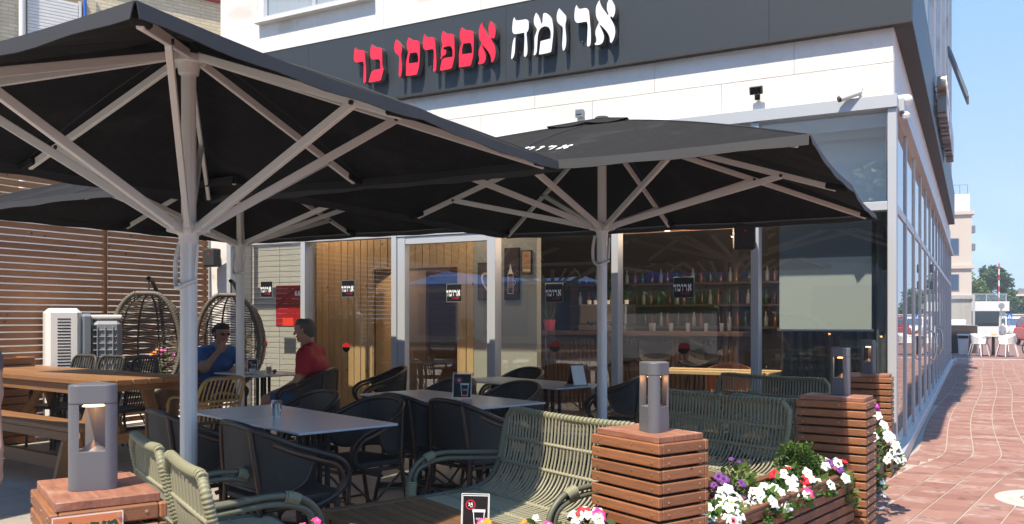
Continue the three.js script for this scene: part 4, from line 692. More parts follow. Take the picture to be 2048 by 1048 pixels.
// planters run between the posts
const RIM = 0.43;
function planter(label, a, b, w, n) {
  const dx = b[0] - a[0], dz = b[1] - a[1], L = Math.hypot(dx, dz) - 0.34, ang = Math.atan2(-dz, dx);
  const P = thing('planter_box', label, 'planter', [(a[0] + b[0]) / 2, 0, (a[1] + b[1]) / 2], ang, 'slatted timber planter boxes');
  const t = 0.022, sh = 0.046, g = [0, 1, 2].map(() => cbox(L, sh, t, 0.004)), e = cbox(t, sh, w - 2 * t - 0.002, 0.004);
  mesh('liner', [bb(-L / 2 + 0.03, 0.01, -w / 2 + 0.034, L / 2 - 0.03, RIM - 0.1, -w / 2 + 0.028), bb(-L / 2 + 0.03, 0.01, w / 2 - 0.034, L / 2 - 0.03, RIM - 0.1, w / 2 - 0.028)], M.core, P);
  let i = 0;
  for (let y = RIM - 0.03; y > 0.03; y -= RING + 0.004, i++) for (const s of [-1, 1]) { mesh('slat', g[i % 3], M.planter[(i * 2 + (s > 0 ? 1 : 0)) % 3], P, [0, y, s * (w / 2 - t / 2)]); mesh('end_slat', e, M.planter[i % 3], P, [s * (L / 2 - t / 2), y, 0]); }
  for (const s of [-1, 1]) mesh('rim_board', cbox(L, 0.02, 0.045, 0.004, 0, RIM + 0.004, s * (w / 2 - 0.0225)), M.planter[0], P);
  mesh('soil', sheet(40, 6, (u, v) => [(u - 0.5) * (L - 0.06), RIM - 0.07 + 0.015 * Math.sin(u * 31) * Math.sin(v * 5 + u * 9), (0.5 - v) * (w - 0.06)]), M.soil, P);
  return { P, L, ang, at: (s, o) => { const c = [(a[0] + b[0]) / 2, (a[1] + b[1]) / 2], ux = dx / (L + 0.34), uz = dz / (L + 0.34); return [c[0] + ux * (s - 0.5) * L - uz * o, RIM - 0.07, c[1] + uz * (s - 0.5) * L + ux * o]; } };
}
const PL = [planter('slatted planter between the name-board post and the sofa post, mostly below the frame', [-1.565, 6.965], [-0.585, 5.035], 0.28), planter('slatted planter with white and red flowers and a round bush', [-0.585, 5.035], [-0.115, 2.86], 0.34), planter('slatted planter with trailing white flowers along the footpath', [-0.115, 2.86], [-0.185, 0.46], 0.3)];
// flowers
const petalGeo = {};
function flowerGeo(kind) {       // kind: 'petunia' open trumpet with five lobes
  const P = [], C = [], I = [], n = 25, cols = { white: [[0.86, 0.86, 0.84], [0.62, 0.66, 0.35]], red: [[0.72, 0.012, 0.03], [0.4, 0.004, 0.012]], pink: [[0.78, 0.05, 0.26], [0.8, 0.5, 0.5]], magenta: [[0.62, 0.02, 0.42], [0.75, 0.4, 0.6]], star: [[0.86, 0.82, 0.82], [0.7, 0.02, 0.08]], purple: [[0.14, 0.03, 0.22], [0.1, 0.02, 0.12]], orange: [[0.85, 0.24, 0.01], [0.8, 0.4, 0.02]] }[kind];
  const R = [0, 0.006, 0.016, 0.025, 0.031], Y = [-0.012, 0.0, 0.006, 0.007, 0.001];
  R.forEach((r, j) => { for (let i = 0; i < n; i++) { const a = i / n * 2 * Math.PI, lob = j > 1 ? 1 + 0.14 * Math.cos(5 * a) * (j - 1) / 3 : 1, w = j === 4 ? 0.004 * Math.sin(11 * a + j) : 0; P.push(Math.cos(a) * r * lob, Y[j] + w, Math.sin(a) * r * lob); const t = kind === 'star' ? sm(0.4, 0.7, r * lob / 0.031) : sm(0.15, 0.4, r / 0.031); C.push(...mix(cols[1], cols[0], t)); } });
  for (let j = 0; j < 4; j++) for (let i = 0; i < n; i++) { const a = j * n + i, b = j * n + (i + 1) % n; I.push(a, a + n, b, b, a + n, b + n); }
  const g = new THREE.BufferGeometry(); g.setAttribute('position', new THREE.Float32BufferAttribute(P, 3)); g.setAttribute('color', new THREE.Float32BufferAttribute(C, 3)); g.setIndex(I); g.computeVertexNormals(); return g;
}
M.petal = std({ vertexColors: true, roughness: 0.6 });
const leafG = (() => { const P = [0, 0, 0, 0.3, 0.04, 0.3, 0, 0, 1, -0.3, 0.04, 0.3, 0.22, 0.03, 0.7, -0.22, 0.03, 0.7], I = [0, 1, 3, 1, 4, 3, 3, 4, 5, 4, 2, 5]; const g = new THREE.BufferGeometry(); g.setAttribute('position', new THREE.Float32BufferAttribute(P, 3)); g.setIndex(I); return g.toNonIndexed(); })();
function leaves(n, place) {     // place() -> {p, dir, s}; one merged geometry of small bent leaves
  const out = [], src = leafG.attributes.position, m = new THREE.Matrix4(), q = new THREE.Quaternion(), v = V(0, 0, 0);
  const P = new Float32Array(n * src.count * 3);
  for (let i = 0; i < n; i++) { const { p, dir, s, roll = rr(-1.2, 1.2) } = place(i); q.setFromUnitVectors(V(0, 0, 1), dir.normalize()); q.multiply(new THREE.Quaternion().setFromAxisAngle(V(0, 0, 1), roll)); m.compose(p, q, V(s, s, s)); for (let k = 0; k < src.count; k++) { v.fromBufferAttribute(src, k).applyMatrix4(m); P.set([v.x, v.y, v.z], (i * src.count + k) * 3); } }
  const g = new THREE.BufferGeometry(); g.setAttribute('position', new THREE.BufferAttribute(P, 3)); g.computeVertexNormals(); return g;
}
function flowerPlant(label, name, pos, kinds, nf, { r = 0.13, h = 0.16, leafMat = M.leaf[1], droop = 0, s = 1, nl = 170, lean = [0, 0] } = {}) {
  const T = thing(name, label, 'flower', pos, 0, 'flowering plants in the planters');
  const pt = () => { const a = rr(0, 6.283), q = Math.sqrt(rnd()), y = rr(0.01, 1) * h * (1 - 0.55 * q * q); return V(Math.cos(a) * q * r + lean[0] * y / h, y - droop * q * q * 0.12, Math.sin(a) * q * r + lean[1] * y / h); };
  mesh('foliage', leaves(nl, () => { const p = pt(); return { p: p.multiplyScalar(0.97), dir: V(p.x + rr(-0.06, 0.06), rr(-0.02, 0.12), p.z + rr(-0.06, 0.06)), s: rr(0.03, 0.055) }; }), leafMat, T);
  const stems = []; for (let i = 0; i < 9; i++) { const p = pt(); stems.push(rod([p.x * 0.2, 0, p.z * 0.2], [p.x, p.y, p.z], 0.002, 5)); } mesh('stems', mg(stems), M.leaf[3], T).userData.kind = 'stuff';
  for (let i = 0; i < nf; i++) {
    const k = kinds[Math.floor(rnd() * kinds.length)]; petalGeo[k] ??= flowerGeo(k);
    const a = rr(0, 6.283), q = Math.sqrt(rnd()) * 1.05, y = h * (1 - 0.5 * q * q) + rr(-0.01, 0.03) - droop * q * q * 0.14, n = V(Math.cos(a) * q * 0.8 + rr(-0.3, 0.3) + 0.25, 0.75, Math.sin(a) * q * 0.8 + rr(-0.3, 0.3) + 0.45).normalize();
    const f = mesh('flower', petalGeo[k], M.petal, T, [Math.cos(a) * q * r + lean[0], y, Math.sin(a) * q * r + lean[1]]);
    f.quaternion.setFromUnitVectors(V(0, 1, 0), n); f.scale.setScalar(rr(0.6, 1.1) * s);
  }
  return T;
}
const [P1, P2, P3] = PL;
// the near planter: blooms peep into the foot of the frame
flowerPlant('bright pink pompom blooms in the near planter, below the green armchairs', 'pompom_plant', P1.at(0.26, -0.02), ['magenta', 'pink'], 16, { r: 0.06, h: 0.33, s: 0.6, leafMat: M.leaf[0] });
flowerPlant('pink and orange blooms in the near planter beside the cup menu card', 'lantana_plant', P1.at(0.66, -0.03), ['orange', 'pink', 'orange'], 20, { r: 0.11, h: 0.20, s: 0.62, leafMat: M.leaf[1] });
flowerPlant('pink and cream blooms in the near planter below the green sofa', 'lantana_plant', P1.at(0.78, -0.02), ['orange', 'pink', 'white'], 18, { r: 0.1, h: 0.20, s: 0.6, leafMat: M.leaf[1] });
flowerPlant('white and red blooms in the near planter at the foot of the sofa post', 'petunia_plant', P1.at(0.93, -0.05), ['white', 'white', 'red', 'pink'], 18, { r: 0.12, h: 0.18, leafMat: M.leaf[0] });
flowerPlant('leafy green plant at the near end of the first planter', 'petunia_plant', P1.at(0.42, 0), ['white', 'pink'], 3, { r: 0.12, h: 0.1, leafMat: M.leaf[0] });
// the middle planter
const W = 'white', Rd = 'red';
flowerPlant('white petunias spilling beside the sofa post', 'petunia_plant', P2.at(0.04, 0.02), [W], 13, { r: 0.13, h: 0.15, leafMat: M.leaf[3] });
flowerPlant('white petunias trailing over the near end of the middle planter', 'petunia_plant', P2.at(0.09, 0.1), [W, W, 'star'], 12, { r: 0.12, h: 0.10, droop: 0.8, leafMat: M.leaf[3], s: 1.15 });
flowerPlant('red and white starred petunia near the sofa post', 'petunia_plant', P2.at(0.16, 0.08), ['star', W, W], 9, { r: 0.12, h: 0.12, leafMat: M.leaf[1] });
flowerPlant('white petunias in front of the wooden coffee table', 'petunia_plant', P2.at(0.24, 0.05), [W], 9, { r: 0.1, h: 0.16, leafMat: M.leaf[3] });
flowerPlant('dark purple coleus in the middle planter', 'coleus_plant', P2.at(0.34, -0.05), ['purple'], 5, { r: 0.12, h: 0.19, leafMat: std({ color: lin(0.10, 0.025, 0.06), roughness: 0.55 }), s: 0.8 });
flowerPlant('broad-leaved green plant in front of the dark purple coleus', 'petunia_plant', P2.at(0.36, 0.1), [W, W, 'star'], 9, { r: 0.12, h: 0.1, leafMat: M.leaf[0] });
flowerPlant('white petunias along the rim in the middle of the planter', 'petunia_plant', P2.at(0.47, 0.07), [W], 13, { r: 0.12, h: 0.13, leafMat: M.leaf[1], droop: 0.3 });
flowerPlant('yellow-green sprig behind the white petunias', 'sprig_plant', P2.at(0.42, -0.07), ['purple'], 3, { r: 0.11, h: 0.24, leafMat: M.leaf[3], nl: 260, s: 0.5 });
flowerPlant('white and red petunias in front of the round bush', 'petunia_plant', P2.at(0.58, 0.07), [W, W, W, W, 'pink'], 13, { r: 0.13, h: 0.14, leafMat: M.leaf[1], droop: 0.2 });
flowerPlant('bright red petunias below the round bush', 'petunia_plant', P2.at(0.68, 0.04), [Rd, Rd, W], 10, { r: 0.13, h: 0.17, leafMat: M.leaf[0] });
flowerPlant('red and white petunias spilling over the rim below the bush', 'petunia_plant', P2.at(0.77, 0.09), [Rd, W, W], 9, { r: 0.1, h: 0.11, leafMat: M.leaf[1], droop: 0.2 });
flowerPlant('white petunias at the foot of the post beside the bush', 'petunia_plant', P2.at(0.88, 0.08), [W, W, 'purple'], 14, { r: 0.13, h: 0.17, leafMat: M.leaf[3] });
flowerPlant('pink tipped petunias hanging over the far end of the middle planter', 'petunia_plant', P2.at(0.955, 0.12), ['pink', W, Rd], 9, { r: 0.08, h: 0.13, leafMat: M.leaf[3], droop: 1.2 });
// the far planter: white blooms trailing toward the footpath
flowerPlant('large mound of white petunias trailing over the footpath planter', 'petunia_plant', [0.02, RIM - 0.02, 2.15], [W], 42, { r: 0.19, h: 0.27, leafMat: M.leaf[1], droop: 1.0, s: 1.15, nl: 320 });
flowerPlant('magenta petunias behind the white mound', 'petunia_plant', [-0.05, RIM - 0.02, 1.9], ['magenta'], 16, { r: 0.12, h: 0.36, leafMat: M.leaf[3] });
flowerPlant('white petunias hanging low on the footpath planter', 'petunia_plant', [0.03, RIM - 0.06, 2.45], [W], 10, { r: 0.09, h: 0.1, leafMat: M.leaf[1], droop: 1.6 });
flowerPlant('sparse white petunias at the far end of the footpath planter', 'petunia_plant', P3.at(0.8, 0), [W, 'pink'], 8, { r: 0.12, h: 0.12, leafMat: M.leaf[0] });
{ // round bush
  const b = thing('round_bush', 'round clipped green bush in the middle planter', 'bush', [P2.at(0.84, -0.05)[0], RIM - 0.07, P2.at(0.84, -0.05)[2]]); b.scale.setScalar(0.76);
  const cl = []; for (let i = 0; i < 60; i++) { const d = V(rr(-1, 1), rr(-0.75, 1), rr(-1, 1)).normalize(); cl.push([d.clone().multiplyScalar(0.135 + rr(-0.035, 0.035)).add(V(0, 0.165, 0)), d]); }
  for (const lm of [M.leaf[1], M.leaf[3], M.leaf[0]]) mesh('foliage', leaves(1900, () => { const [c, d] = cl[Math.floor(rnd() * cl.length)], o = V(rr(-1, 1), rr(-1, 1), rr(-1, 1)).multiplyScalar(0.038); const p = c.clone().add(o); return { p, dir: d.clone().multiplyScalar(0.9).add(V(rr(-0.8, 0.8), rr(-0.5, 0.9), rr(-0.8, 0.8))), s: rr(0.011, 0.028) }; }), lm, b);
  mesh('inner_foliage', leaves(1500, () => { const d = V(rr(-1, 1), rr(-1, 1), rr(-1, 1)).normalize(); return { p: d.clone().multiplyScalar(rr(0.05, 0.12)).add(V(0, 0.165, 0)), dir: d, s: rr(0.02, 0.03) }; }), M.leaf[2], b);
  mesh('stem', [rod([0, -0.02, 0], [0, 0.1, 0], 0.012), rod([0, 0.06, 0], [0.06, 0.14, 0.02], 0.007), rod([0, 0.06, 0], [-0.06, 0.15, -0.03], 0.007)], M.bark, b);
}
// ---------------------------------------------------------------- green cord armchairs and sofas
function cordSeat(name, label, cat, W, group) {
  const T = thing(name, label, cat, [0, 0, 0], 0, group), w = W / 2;
  const prof = [[0.815, -0.345], [0.70, -0.335], [0.58, -0.315], [0.48, -0.28], [0.415, -0.215], [0.38, -0.11], [0.37, 0.05], [0.37, 0.2], [0.36, 0.29], [0.325, 0.315]];
  const sg = tube(prof.map(([y, z]) => [0, y, z]), 0.0062, 30, 6), n = Math.round((W - 0.06) / 0.029);
  const kinds = [sg, tube(prof.map(([y, z], i) => [0.002 * Math.sin(i * 1.7), y, z + 0.003 * Math.sin(i * 2.3)]), 0.006, 30, 6)];
  for (let i = 0; i <= n; i++) mesh('cord', kinds[i % 2], M.rattan, T, [-w + 0.03 + (W - 0.06) * i / n, 0, 0]);
  // woven cross bands
  for (const [y, z] of [[0.665, -0.331], [0.53, -0.300], [0.385, -0.12], [0.371, 0.08]]) mesh('cross_band', wound([[-w + 0.01, y, z], [0, y - 0.003, z], [w - 0.01, y, z]], 0.0095, 0.005, 0.0265, 6), M.rattan, T);
  // frame: up one side, over the top and down the other
  const side = (s) => [[s * w, 0.37, 0.30], [s * w, 0.375, 0.1], [s * w, 0.385, -0.10], [s * w, 0.43, -0.225], [s * w, 0.56, -0.30], [s * w, 0.70, -0.335], [s * (w - 0.012), 0.775, -0.35], [s * (w - 0.06), 0.825, -0.352]];
  const sg0 = tube(side(-1), 0.015, 40, 8), sg1 = tube(side(1), 0.015, 40, 8);
  mesh('side_frame', sg0, M.rattanArm, T); mesh('side_frame', sg1, M.rattanArm, T);
  mesh('front_frame', tube([[-w, 0.36, 0.30], [-w + 0.04, 0.335, 0.318], [0, 0.33, 0.318], [w - 0.04, 0.335, 0.318], [w, 0.36, 0.30]], 0.014, 30, 8), M.rattanArm, T);
  const rail = []; for (let i = 0; i <= 12; i++) { const t = i / 12 * 2 - 1; rail.push([t * (w - 0.035), 0.828 - 0.012 * Math.cos(t * Math.PI / 2) + (Math.abs(t) > 0.97 ? -0.01 : 0), -0.352]); }
  const tr = mesh('top_rail', tube(rail, 0.013, 40, 8), M.rattanArm, T), rc = curve(rail), wraps = [], nw = Math.round(W / 0.033);
  for (let i = 0; i < nw; i++) { const a = rc.getPointAt((i + 0.14) / nw), b = rc.getPointAt((i + 0.86) / nw), m0 = rc.getPointAt((i + 0.5) / nw); wraps.push(rod([a.x, a.y, a.z], [m0.x, m0.y, m0.z], 0.0185, 10, 0.0225), rod([m0.x, m0.y, m0.z], [b.x, b.y, b.z], 0.0225, 10, 0.0185)); }
  mesh('cord_wrapping', mg(wraps), M.rattanRail, tr);
  for (const s of [-1, 1]) { mesh('corner_binding', wound(side(s), 0.018, 0.004, 0.016, 8, 0.68, 0.985), M.rattanRail, T); }
  for (const s of [-1, 1]) {
    const arm = (o) => tube([[s * (w + 0.004), 0.575 - o, -0.29 + o * 0.3], [s * (w + 0.02), 0.59 - o, -0.1], [s * (w + 0.028), 0.60 - o, 0.08], [s * (w + 0.03), 0.58 - o, 0.20 - o * 0.6], [s * (w + 0.03), 0.51, 0.275 - o], [s * (w + 0.028), 0.40, 0.295 - o], [s * (w + 0.02), 0.30, 0.29 - o]], 0.0135, 40, 8);
    const a = mesh('armrest', [arm(0), arm(0.034)], M.rattanArm, T);
    mesh('binding', [wound([[s * (w + 0.028), 0.592, 0.135], [s * (w + 0.03), 0.585, 0.165], [s * (w + 0.03), 0.573, 0.19]], 0.026, 0.004, 0.01, 10), wound([[s * (w + 0.03), 0.46, 0.272], [s * (w + 0.028), 0.40, 0.28], [s * (w + 0.026), 0.35, 0.277]], 0.030, 0.004, 0.012, 10)], M.rattanRail, a);
    mesh('leg', tube([[s * (w + 0.02), 0.34, 0.285], [s * (w + 0.01), 0.18, 0.30], [s * (w + 0.0), 0.0, 0.31]], 0.014, 12, 8), M.rattanArm, T);
    mesh('leg', tube([[s * w, 0.56, -0.285], [s * w, 0.3, -0.285], [s * w, 0.0, -0.335]], 0.014, 12, 8), M.rattanArm, T);
    mesh('stretcher', rod([s * w, 0.16, 0.30], [s * w, 0.16, -0.305], 0.01), M.rattanArm, T);
  }
  return T;
}
const at2 = (deg) => [Math.cos(deg * D2R), Math.sin(deg * D2R)];
const place = (o, x, z, deg) => { o.position.set(x, 0, z); o.rotation.y = deg * D2R; return o; };
// origin of a seat = middle of the seat on the ground; it faces +z, its back stands at z = -0.345
const fromBack = (bx0, bz0, deg) => [bx0 + 0.345 * Math.sin(deg * D2R), bz0 + 0.345 * Math.cos(deg * D2R)];
{
  const gS = 'green cord lounge sofas', gA = 'green cord armchairs';
  const sofa = cordSeat('cord_sofa', 'green cord sofa half in sunlight beside the slatted post', 'sofa', 1.16, gS);
  const [ax, az] = fromBack(-1.245, 4.40, -25.5); place(sofa, ax, az, -25.5);
  let q = fromBack(-0.90, 2.75, -24.5); { const s2 = dup(sofa, [q[0], 0, q[1]], -24.5 * D2R, 'shaded green cord sofa without arms behind the flowers and round bush', gS); for (const c of s2.children.filter((k) => k.name === 'armrest')) s2.remove(c); }
  q = fromBack(-0.97, 0.50, -24); dup(sofa, [q[0] + 0.0, 0, q[1] + 0.1], -22 * D2R, 'green cord sofa up against the shopfront glass', gS);
  const ch = cordSeat('cord_armchair', 'green cord armchair in shade behind the parasol pole, seen from behind', 'armchair', 0.64, gA);
  q = fromBack(-2.47, 6.07, 152); place(ch, q[0], q[1], 152);
  q = fromBack(-1.855, 6.395, 151); dup(ch, [q[0], 0, q[1]], 151 * D2R, 'sunlit green cord armchair next to the name-board post, seen from behind', gA);
  q = fromBack(-1.22, 2.50, 156); dup(ch, [q[0], 0, q[1]], 156 * D2R, 'green cord armchair back to back with the shaded sofa, nearer the parasol pole', gA);
  q = fromBack(-0.56, 2.76, 155); dup(ch, [q[0], 0, q[1]], 155 * D2R, 'green cord armchair back to back with the shaded sofa, beside the bush post', gA);
}
// wooden coffee tables
function coffeeTable(label, x, z, deg, w, d) {
  const T = thing('coffee_table', label, 'table', [x, 0, z], deg * D2R, 'slatted wooden coffee tables'), y = 0.45, n = 9;
  const m = M.teakDark; mesh('frame_board', cbox(0.07, 0.03, d, 0.004, -w / 2 + 0.035, y - 0.015, 0), m[0], T); mesh('frame_board', cbox(0.07, 0.03, d, 0.004, w / 2 - 0.035, y - 0.015, 0), m[1], T);
  const sl = (d - 0.006 * (n - 1)) / n, g = cbox(w - 0.144, 0.026, sl, 0.003); for (let i = 0; i < n; i++) mesh('slat', g, m[(i * 2 + 1) % 3], T, [0, y - 0.015, -d / 2 + sl / 2 + i * (sl + 0.006)]);
  mesh('apron', [bar([-w / 2 + 0.06, y - 0.07, d / 2 - 0.04], [w / 2 - 0.06, y - 0.07, d / 2 - 0.04], 0.022, 0.07), bar([-w / 2 + 0.06, y - 0.07, -d / 2 + 0.04], [w / 2 - 0.06, y - 0.07, -d / 2 + 0.04], 0.022, 0.07), bar([-w / 2 + 0.04, y - 0.07, -d / 2 + 0.06], [-w / 2 + 0.04, y - 0.07, d / 2 - 0.06], 0.022, 0.07), bar([w / 2 - 0.04, y - 0.07, -d / 2 + 0.06], [w / 2 - 0.04, y - 0.07, d / 2 - 0.06], 0.022, 0.07)], m[2], T);
  for (const a of [-1, 1]) for (const b of [-1, 1]) mesh('leg', cbox(0.055, y - 0.032, 0.055, 0.004, a * (w / 2 - 0.045), (y - 0.032) / 2, b * (d / 2 - 0.045)), m[1], T);
}
coffeeTable('wooden coffee table in front of the green sofa, holding the cup menu card', -1.545, 5.385, -26, 0.93, 0.54);
coffeeTable('wooden coffee table behind the flowers beside the sofa post', -0.95, 3.70, -25, 0.62, 0.5);
coffeeTable('wooden coffee table between the two far green sofas', -1.0, 1.62, -25, 0.7, 0.5);
// ---------------------------------------------------------------- grey dining tables
function diningTable(label, x, z, deg, w, d) {
  const T = thing('dining_table', label, 'table', [x, 0, z], deg * D2R, 'grey dining tables');
  mesh('table_top', cbox(w - 0.004, 0.014, d, 0.003, 0, 0.743, 0), M.top, T);
  for (const [a, b] of [[-1, -1], [1, -1], [-1, 1], [1, 1]]) { mesh('column', cyl(0.016, 0.016, 0.70, 10, a * 0.045, 0.38, b * 0.045), M.black, T); }
  mesh('top_plate', cbox(0.32, 0.012, 0.32, 0.003, 0, 0.7295, 0), M.black, T);
  mesh('foot', [bar([-0.27, 0.025, -0.22], [0.27, 0.025, 0.22], 0.05, 0.03), bar([-0.27, 0.026, 0.22], [0.27, 0.026, -0.22], 0.05, 0.03), cyl(0.09, 0.1, 0.02, 20, 0, 0.05, 0)], M.black, T);
  return T;
}
const pairOf = (cx, cz, deg, w, d, l1, l2) => { const [c, s] = [Math.cos(deg * D2R), Math.sin(-deg * D2R)]; diningTable(l1, cx - c * w / 2, cz - s * w / 2, deg, w, d); diningTable(l2, cx + c * w / 2, cz + s * w / 2, deg, w, d); };
pairOf(-3.08, 4.585, -19.3, 0.755, 0.63, 'grey table holding the steel sachet cup, beside the near parasol pole', 'empty grey table joined to the one with the sachet cup, its corner toward the sofa');
pairOf(-2.89, 3.04, -20, 0.755, 0.63, 'grey table in the second row, left unit behind the dining chairs', 'grey table in the second row holding the framed cup menu card');
pairOf(-3.13, 1.30, -20, 0.755, 0.63, 'grey table in the row nearest the shopfront, unit toward the glass door', 'grey table in the row nearest the shopfront holding the slanted menu card');
diningTable('grey table where the two seated men face each other', -6.3, 1.5, -15, 0.95, 0.68);
// ---------------------------------------------------------------- dark bistro chairs
function bistroChair() {
  const T = thing('bistro_chair', '', 'chair', [0, 0, 0], 0, 'dark mesh bistro chairs');
  const half = [[0, 0.825, -0.285], [0.10, 0.82, -0.277], [0.19, 0.80, -0.243], [0.25, 0.765, -0.175], [0.283, 0.715, -0.07], [0.292, 0.67, 0.06], [0.288, 0.63, 0.165], [0.28, 0.565, 0.225], [0.272, 0.49, 0.21], [0.262, 0.425, 0.13], [0.25, 0.385, 0.0]];
  const all = [...half.slice(1).reverse().map(([x, y, z]) => [-x, y, z]), ...half], C = curve(all);
  mesh('top_rail', new THREE.TubeGeometry(C, 90, 0.0165, 8), M.rail, T);
  const lo = half.slice(3).map(([x, y, z], i) => [x - 0.004, y - 0.034 + (i > 4 ? 0.012 : 0), z - 0.008 - (i > 3 ? 0.02 : 0)]);
  for (const s of [-1, 1]) mesh('arm_loop', tube(lo.map(([x, y, z]) => [s * x, y, z]), 0.0125, 40, 8), M.bamboo, T);
  mesh('back_panel', slab(28, 10, (u, v) => { const t = 0.255 + 0.49 * u, p = C.getPointAt(t), k = Math.abs(u * 2 - 1), dep = 0.31 * Math.sqrt(Math.max(0, 1 - Math.pow(k, 2.4))); return [p.x * (1 - 0.05 * v), p.y - 0.006 - dep * v, p.z + 0.002 + 0.02 * v * (1 - k)]; }, 0.006), M.textile, T);
  const low = []; for (let i = 0; i <= 20; i++) { const u = i / 20, t = 0.255 + 0.49 * u, p = C.getPointAt(t), k = Math.abs(u * 2 - 1), dep = 0.31 * Math.sqrt(Math.max(0, 1 - Math.pow(k, 2.4))); low.push([p.x * 0.95, p.y - 0.006 - dep, p.z + 0.022 * (1 - k)]); }
  mesh('lower_rail', tube(low, 0.010, 40, 6), M.rail, T);
  const rs = new THREE.Shape(); { const a = 0.225, b = 0.215, r = 0.07; rs.moveTo(-a + r, -b); rs.lineTo(a - r, -b); rs.quadraticCurveTo(a, -b, a, -b + r); rs.lineTo(a, b - r); rs.quadraticCurveTo(a, b, a - r, b); rs.lineTo(-a + r, b); rs.quadraticCurveTo(-a, b, -a, b - r); rs.lineTo(-a, -b + r); rs.quadraticCurveTo(-a, -b, -a + r, -b); }
  mesh('seat', new THREE.ExtrudeGeometry(rs, { depth: 0.016, bevelEnabled: true, bevelSize: 0.012, bevelThickness: 0.01, bevelSegments: 2, curveSegments: 6 }).rotateX(-Math.PI / 2).translate(0, 0.43, 0), M.textile, T);
  mesh('seat_rail', tube([[-0.2, 0.4, -0.2], [-0.215, 0.4, 0], [-0.2, 0.4, 0.2], [0, 0.4, 0.215], [0.2, 0.4, 0.2], [0.215, 0.4, 0], [0.2, 0.4, -0.2], [0, 0.4, -0.21], [-0.2, 0.4, -0.2]], 0.013, 50, 6), M.bamboo, T);
  for (const s of [-1, 1]) {
    mesh('leg', tube([[s * 0.205, 0.43, 0.195], [s * 0.222, 0.2, 0.215], [s * 0.238, 0, 0.235]], 0.0145, 12, 8), M.bamboo, T);
    mesh('leg', tube([[s * 0.165, 0.80, -0.262], [s * 0.185, 0.62, -0.245], [s * 0.2, 0.42, -0.225], [s * 0.225, 0, -0.30]], 0.0145, 20, 8), M.bamboo, T);
    mesh('brace', [rod([s * 0.21, 0.36, 0.2], [s * 0.222, 0.19, 0.02], 0.008), rod([s * 0.205, 0.36, -0.22], [s * 0.222, 0.19, 0.02], 0.008), rod([s * 0.225, 0.15, 0.22], [s * 0.215, 0.15, -0.27], 0.008)], M.bamboo, T);
    mesh('joint_wrap', [wound([[s * 0.204, 0.45, 0.193], [s * 0.21, 0.38, 0.2], [s * 0.213, 0.33, 0.204]], 0.0175, 0.003, 0.01, 8)], M.rail, T);
  }
  mesh('cross_rail', [rod([-0.225, 0.15, 0.0], [0.225, 0.15, 0], 0.008), tube([[-0.21, 0.26, 0.21], [0, 0.37, 0.215], [0.21, 0.26, 0.21]], 0.008, 16, 6)], M.bamboo, T);
  return T;
}
{
  const spots = [
    [-2.56, 5.16, 161, 'dark bistro chair at the near table, its back to the camera beside the parasol pole'],
    [-3.36, 4.98, 161, 'dark bistro chair half hidden behind the near parasol pole'],
    [-3.60, 3.95, -19, 'dark bistro chair on the far side of the sachet-cup table'],
    [-2.88, 4.17, -14, 'dark bistro chair facing the camera at the free corner of the near table'],
    [-2.80, 3.47, 160, 'dark bistro chair at the second row, back to back with the near corner chair'],
    [-2.27, 3.64, 160, 'dark bistro chair with its back to the camera beside the green sofa'],
    [-3.43, 2.33, -20, 'dark bistro chair across the second-row table, toward the glass door'],
    [-2.74, 2.45, -20, 'dark bistro chair across the second-row table behind the menu card'],
    [-3.62, 0.62, -20, 'dark bistro chair against the shopfront behind the last table row'],
    [-2.36, 0.95, -75, 'dark bistro chair at the end of the last table row beside the parasol pole'],
    [-5.55, 1.62, -72, 'dark bistro chair under the man in the red shirt'],
    [-5.05, 1.05, -40, 'empty dark bistro chair behind the man in the red shirt'],
    [-7.2, 1.40, 92, 'dark bistro chair under the man in the blue shirt'],
  ];
  const first = bistroChair(); place(first, spots[0][0], spots[0][1], spots[0][2]); first.userData.label = spots[0][3];
  for (const [x, z, a, l] of spots.slice(1)) dup(first, [x, 0, z], a * D2R, l);
}
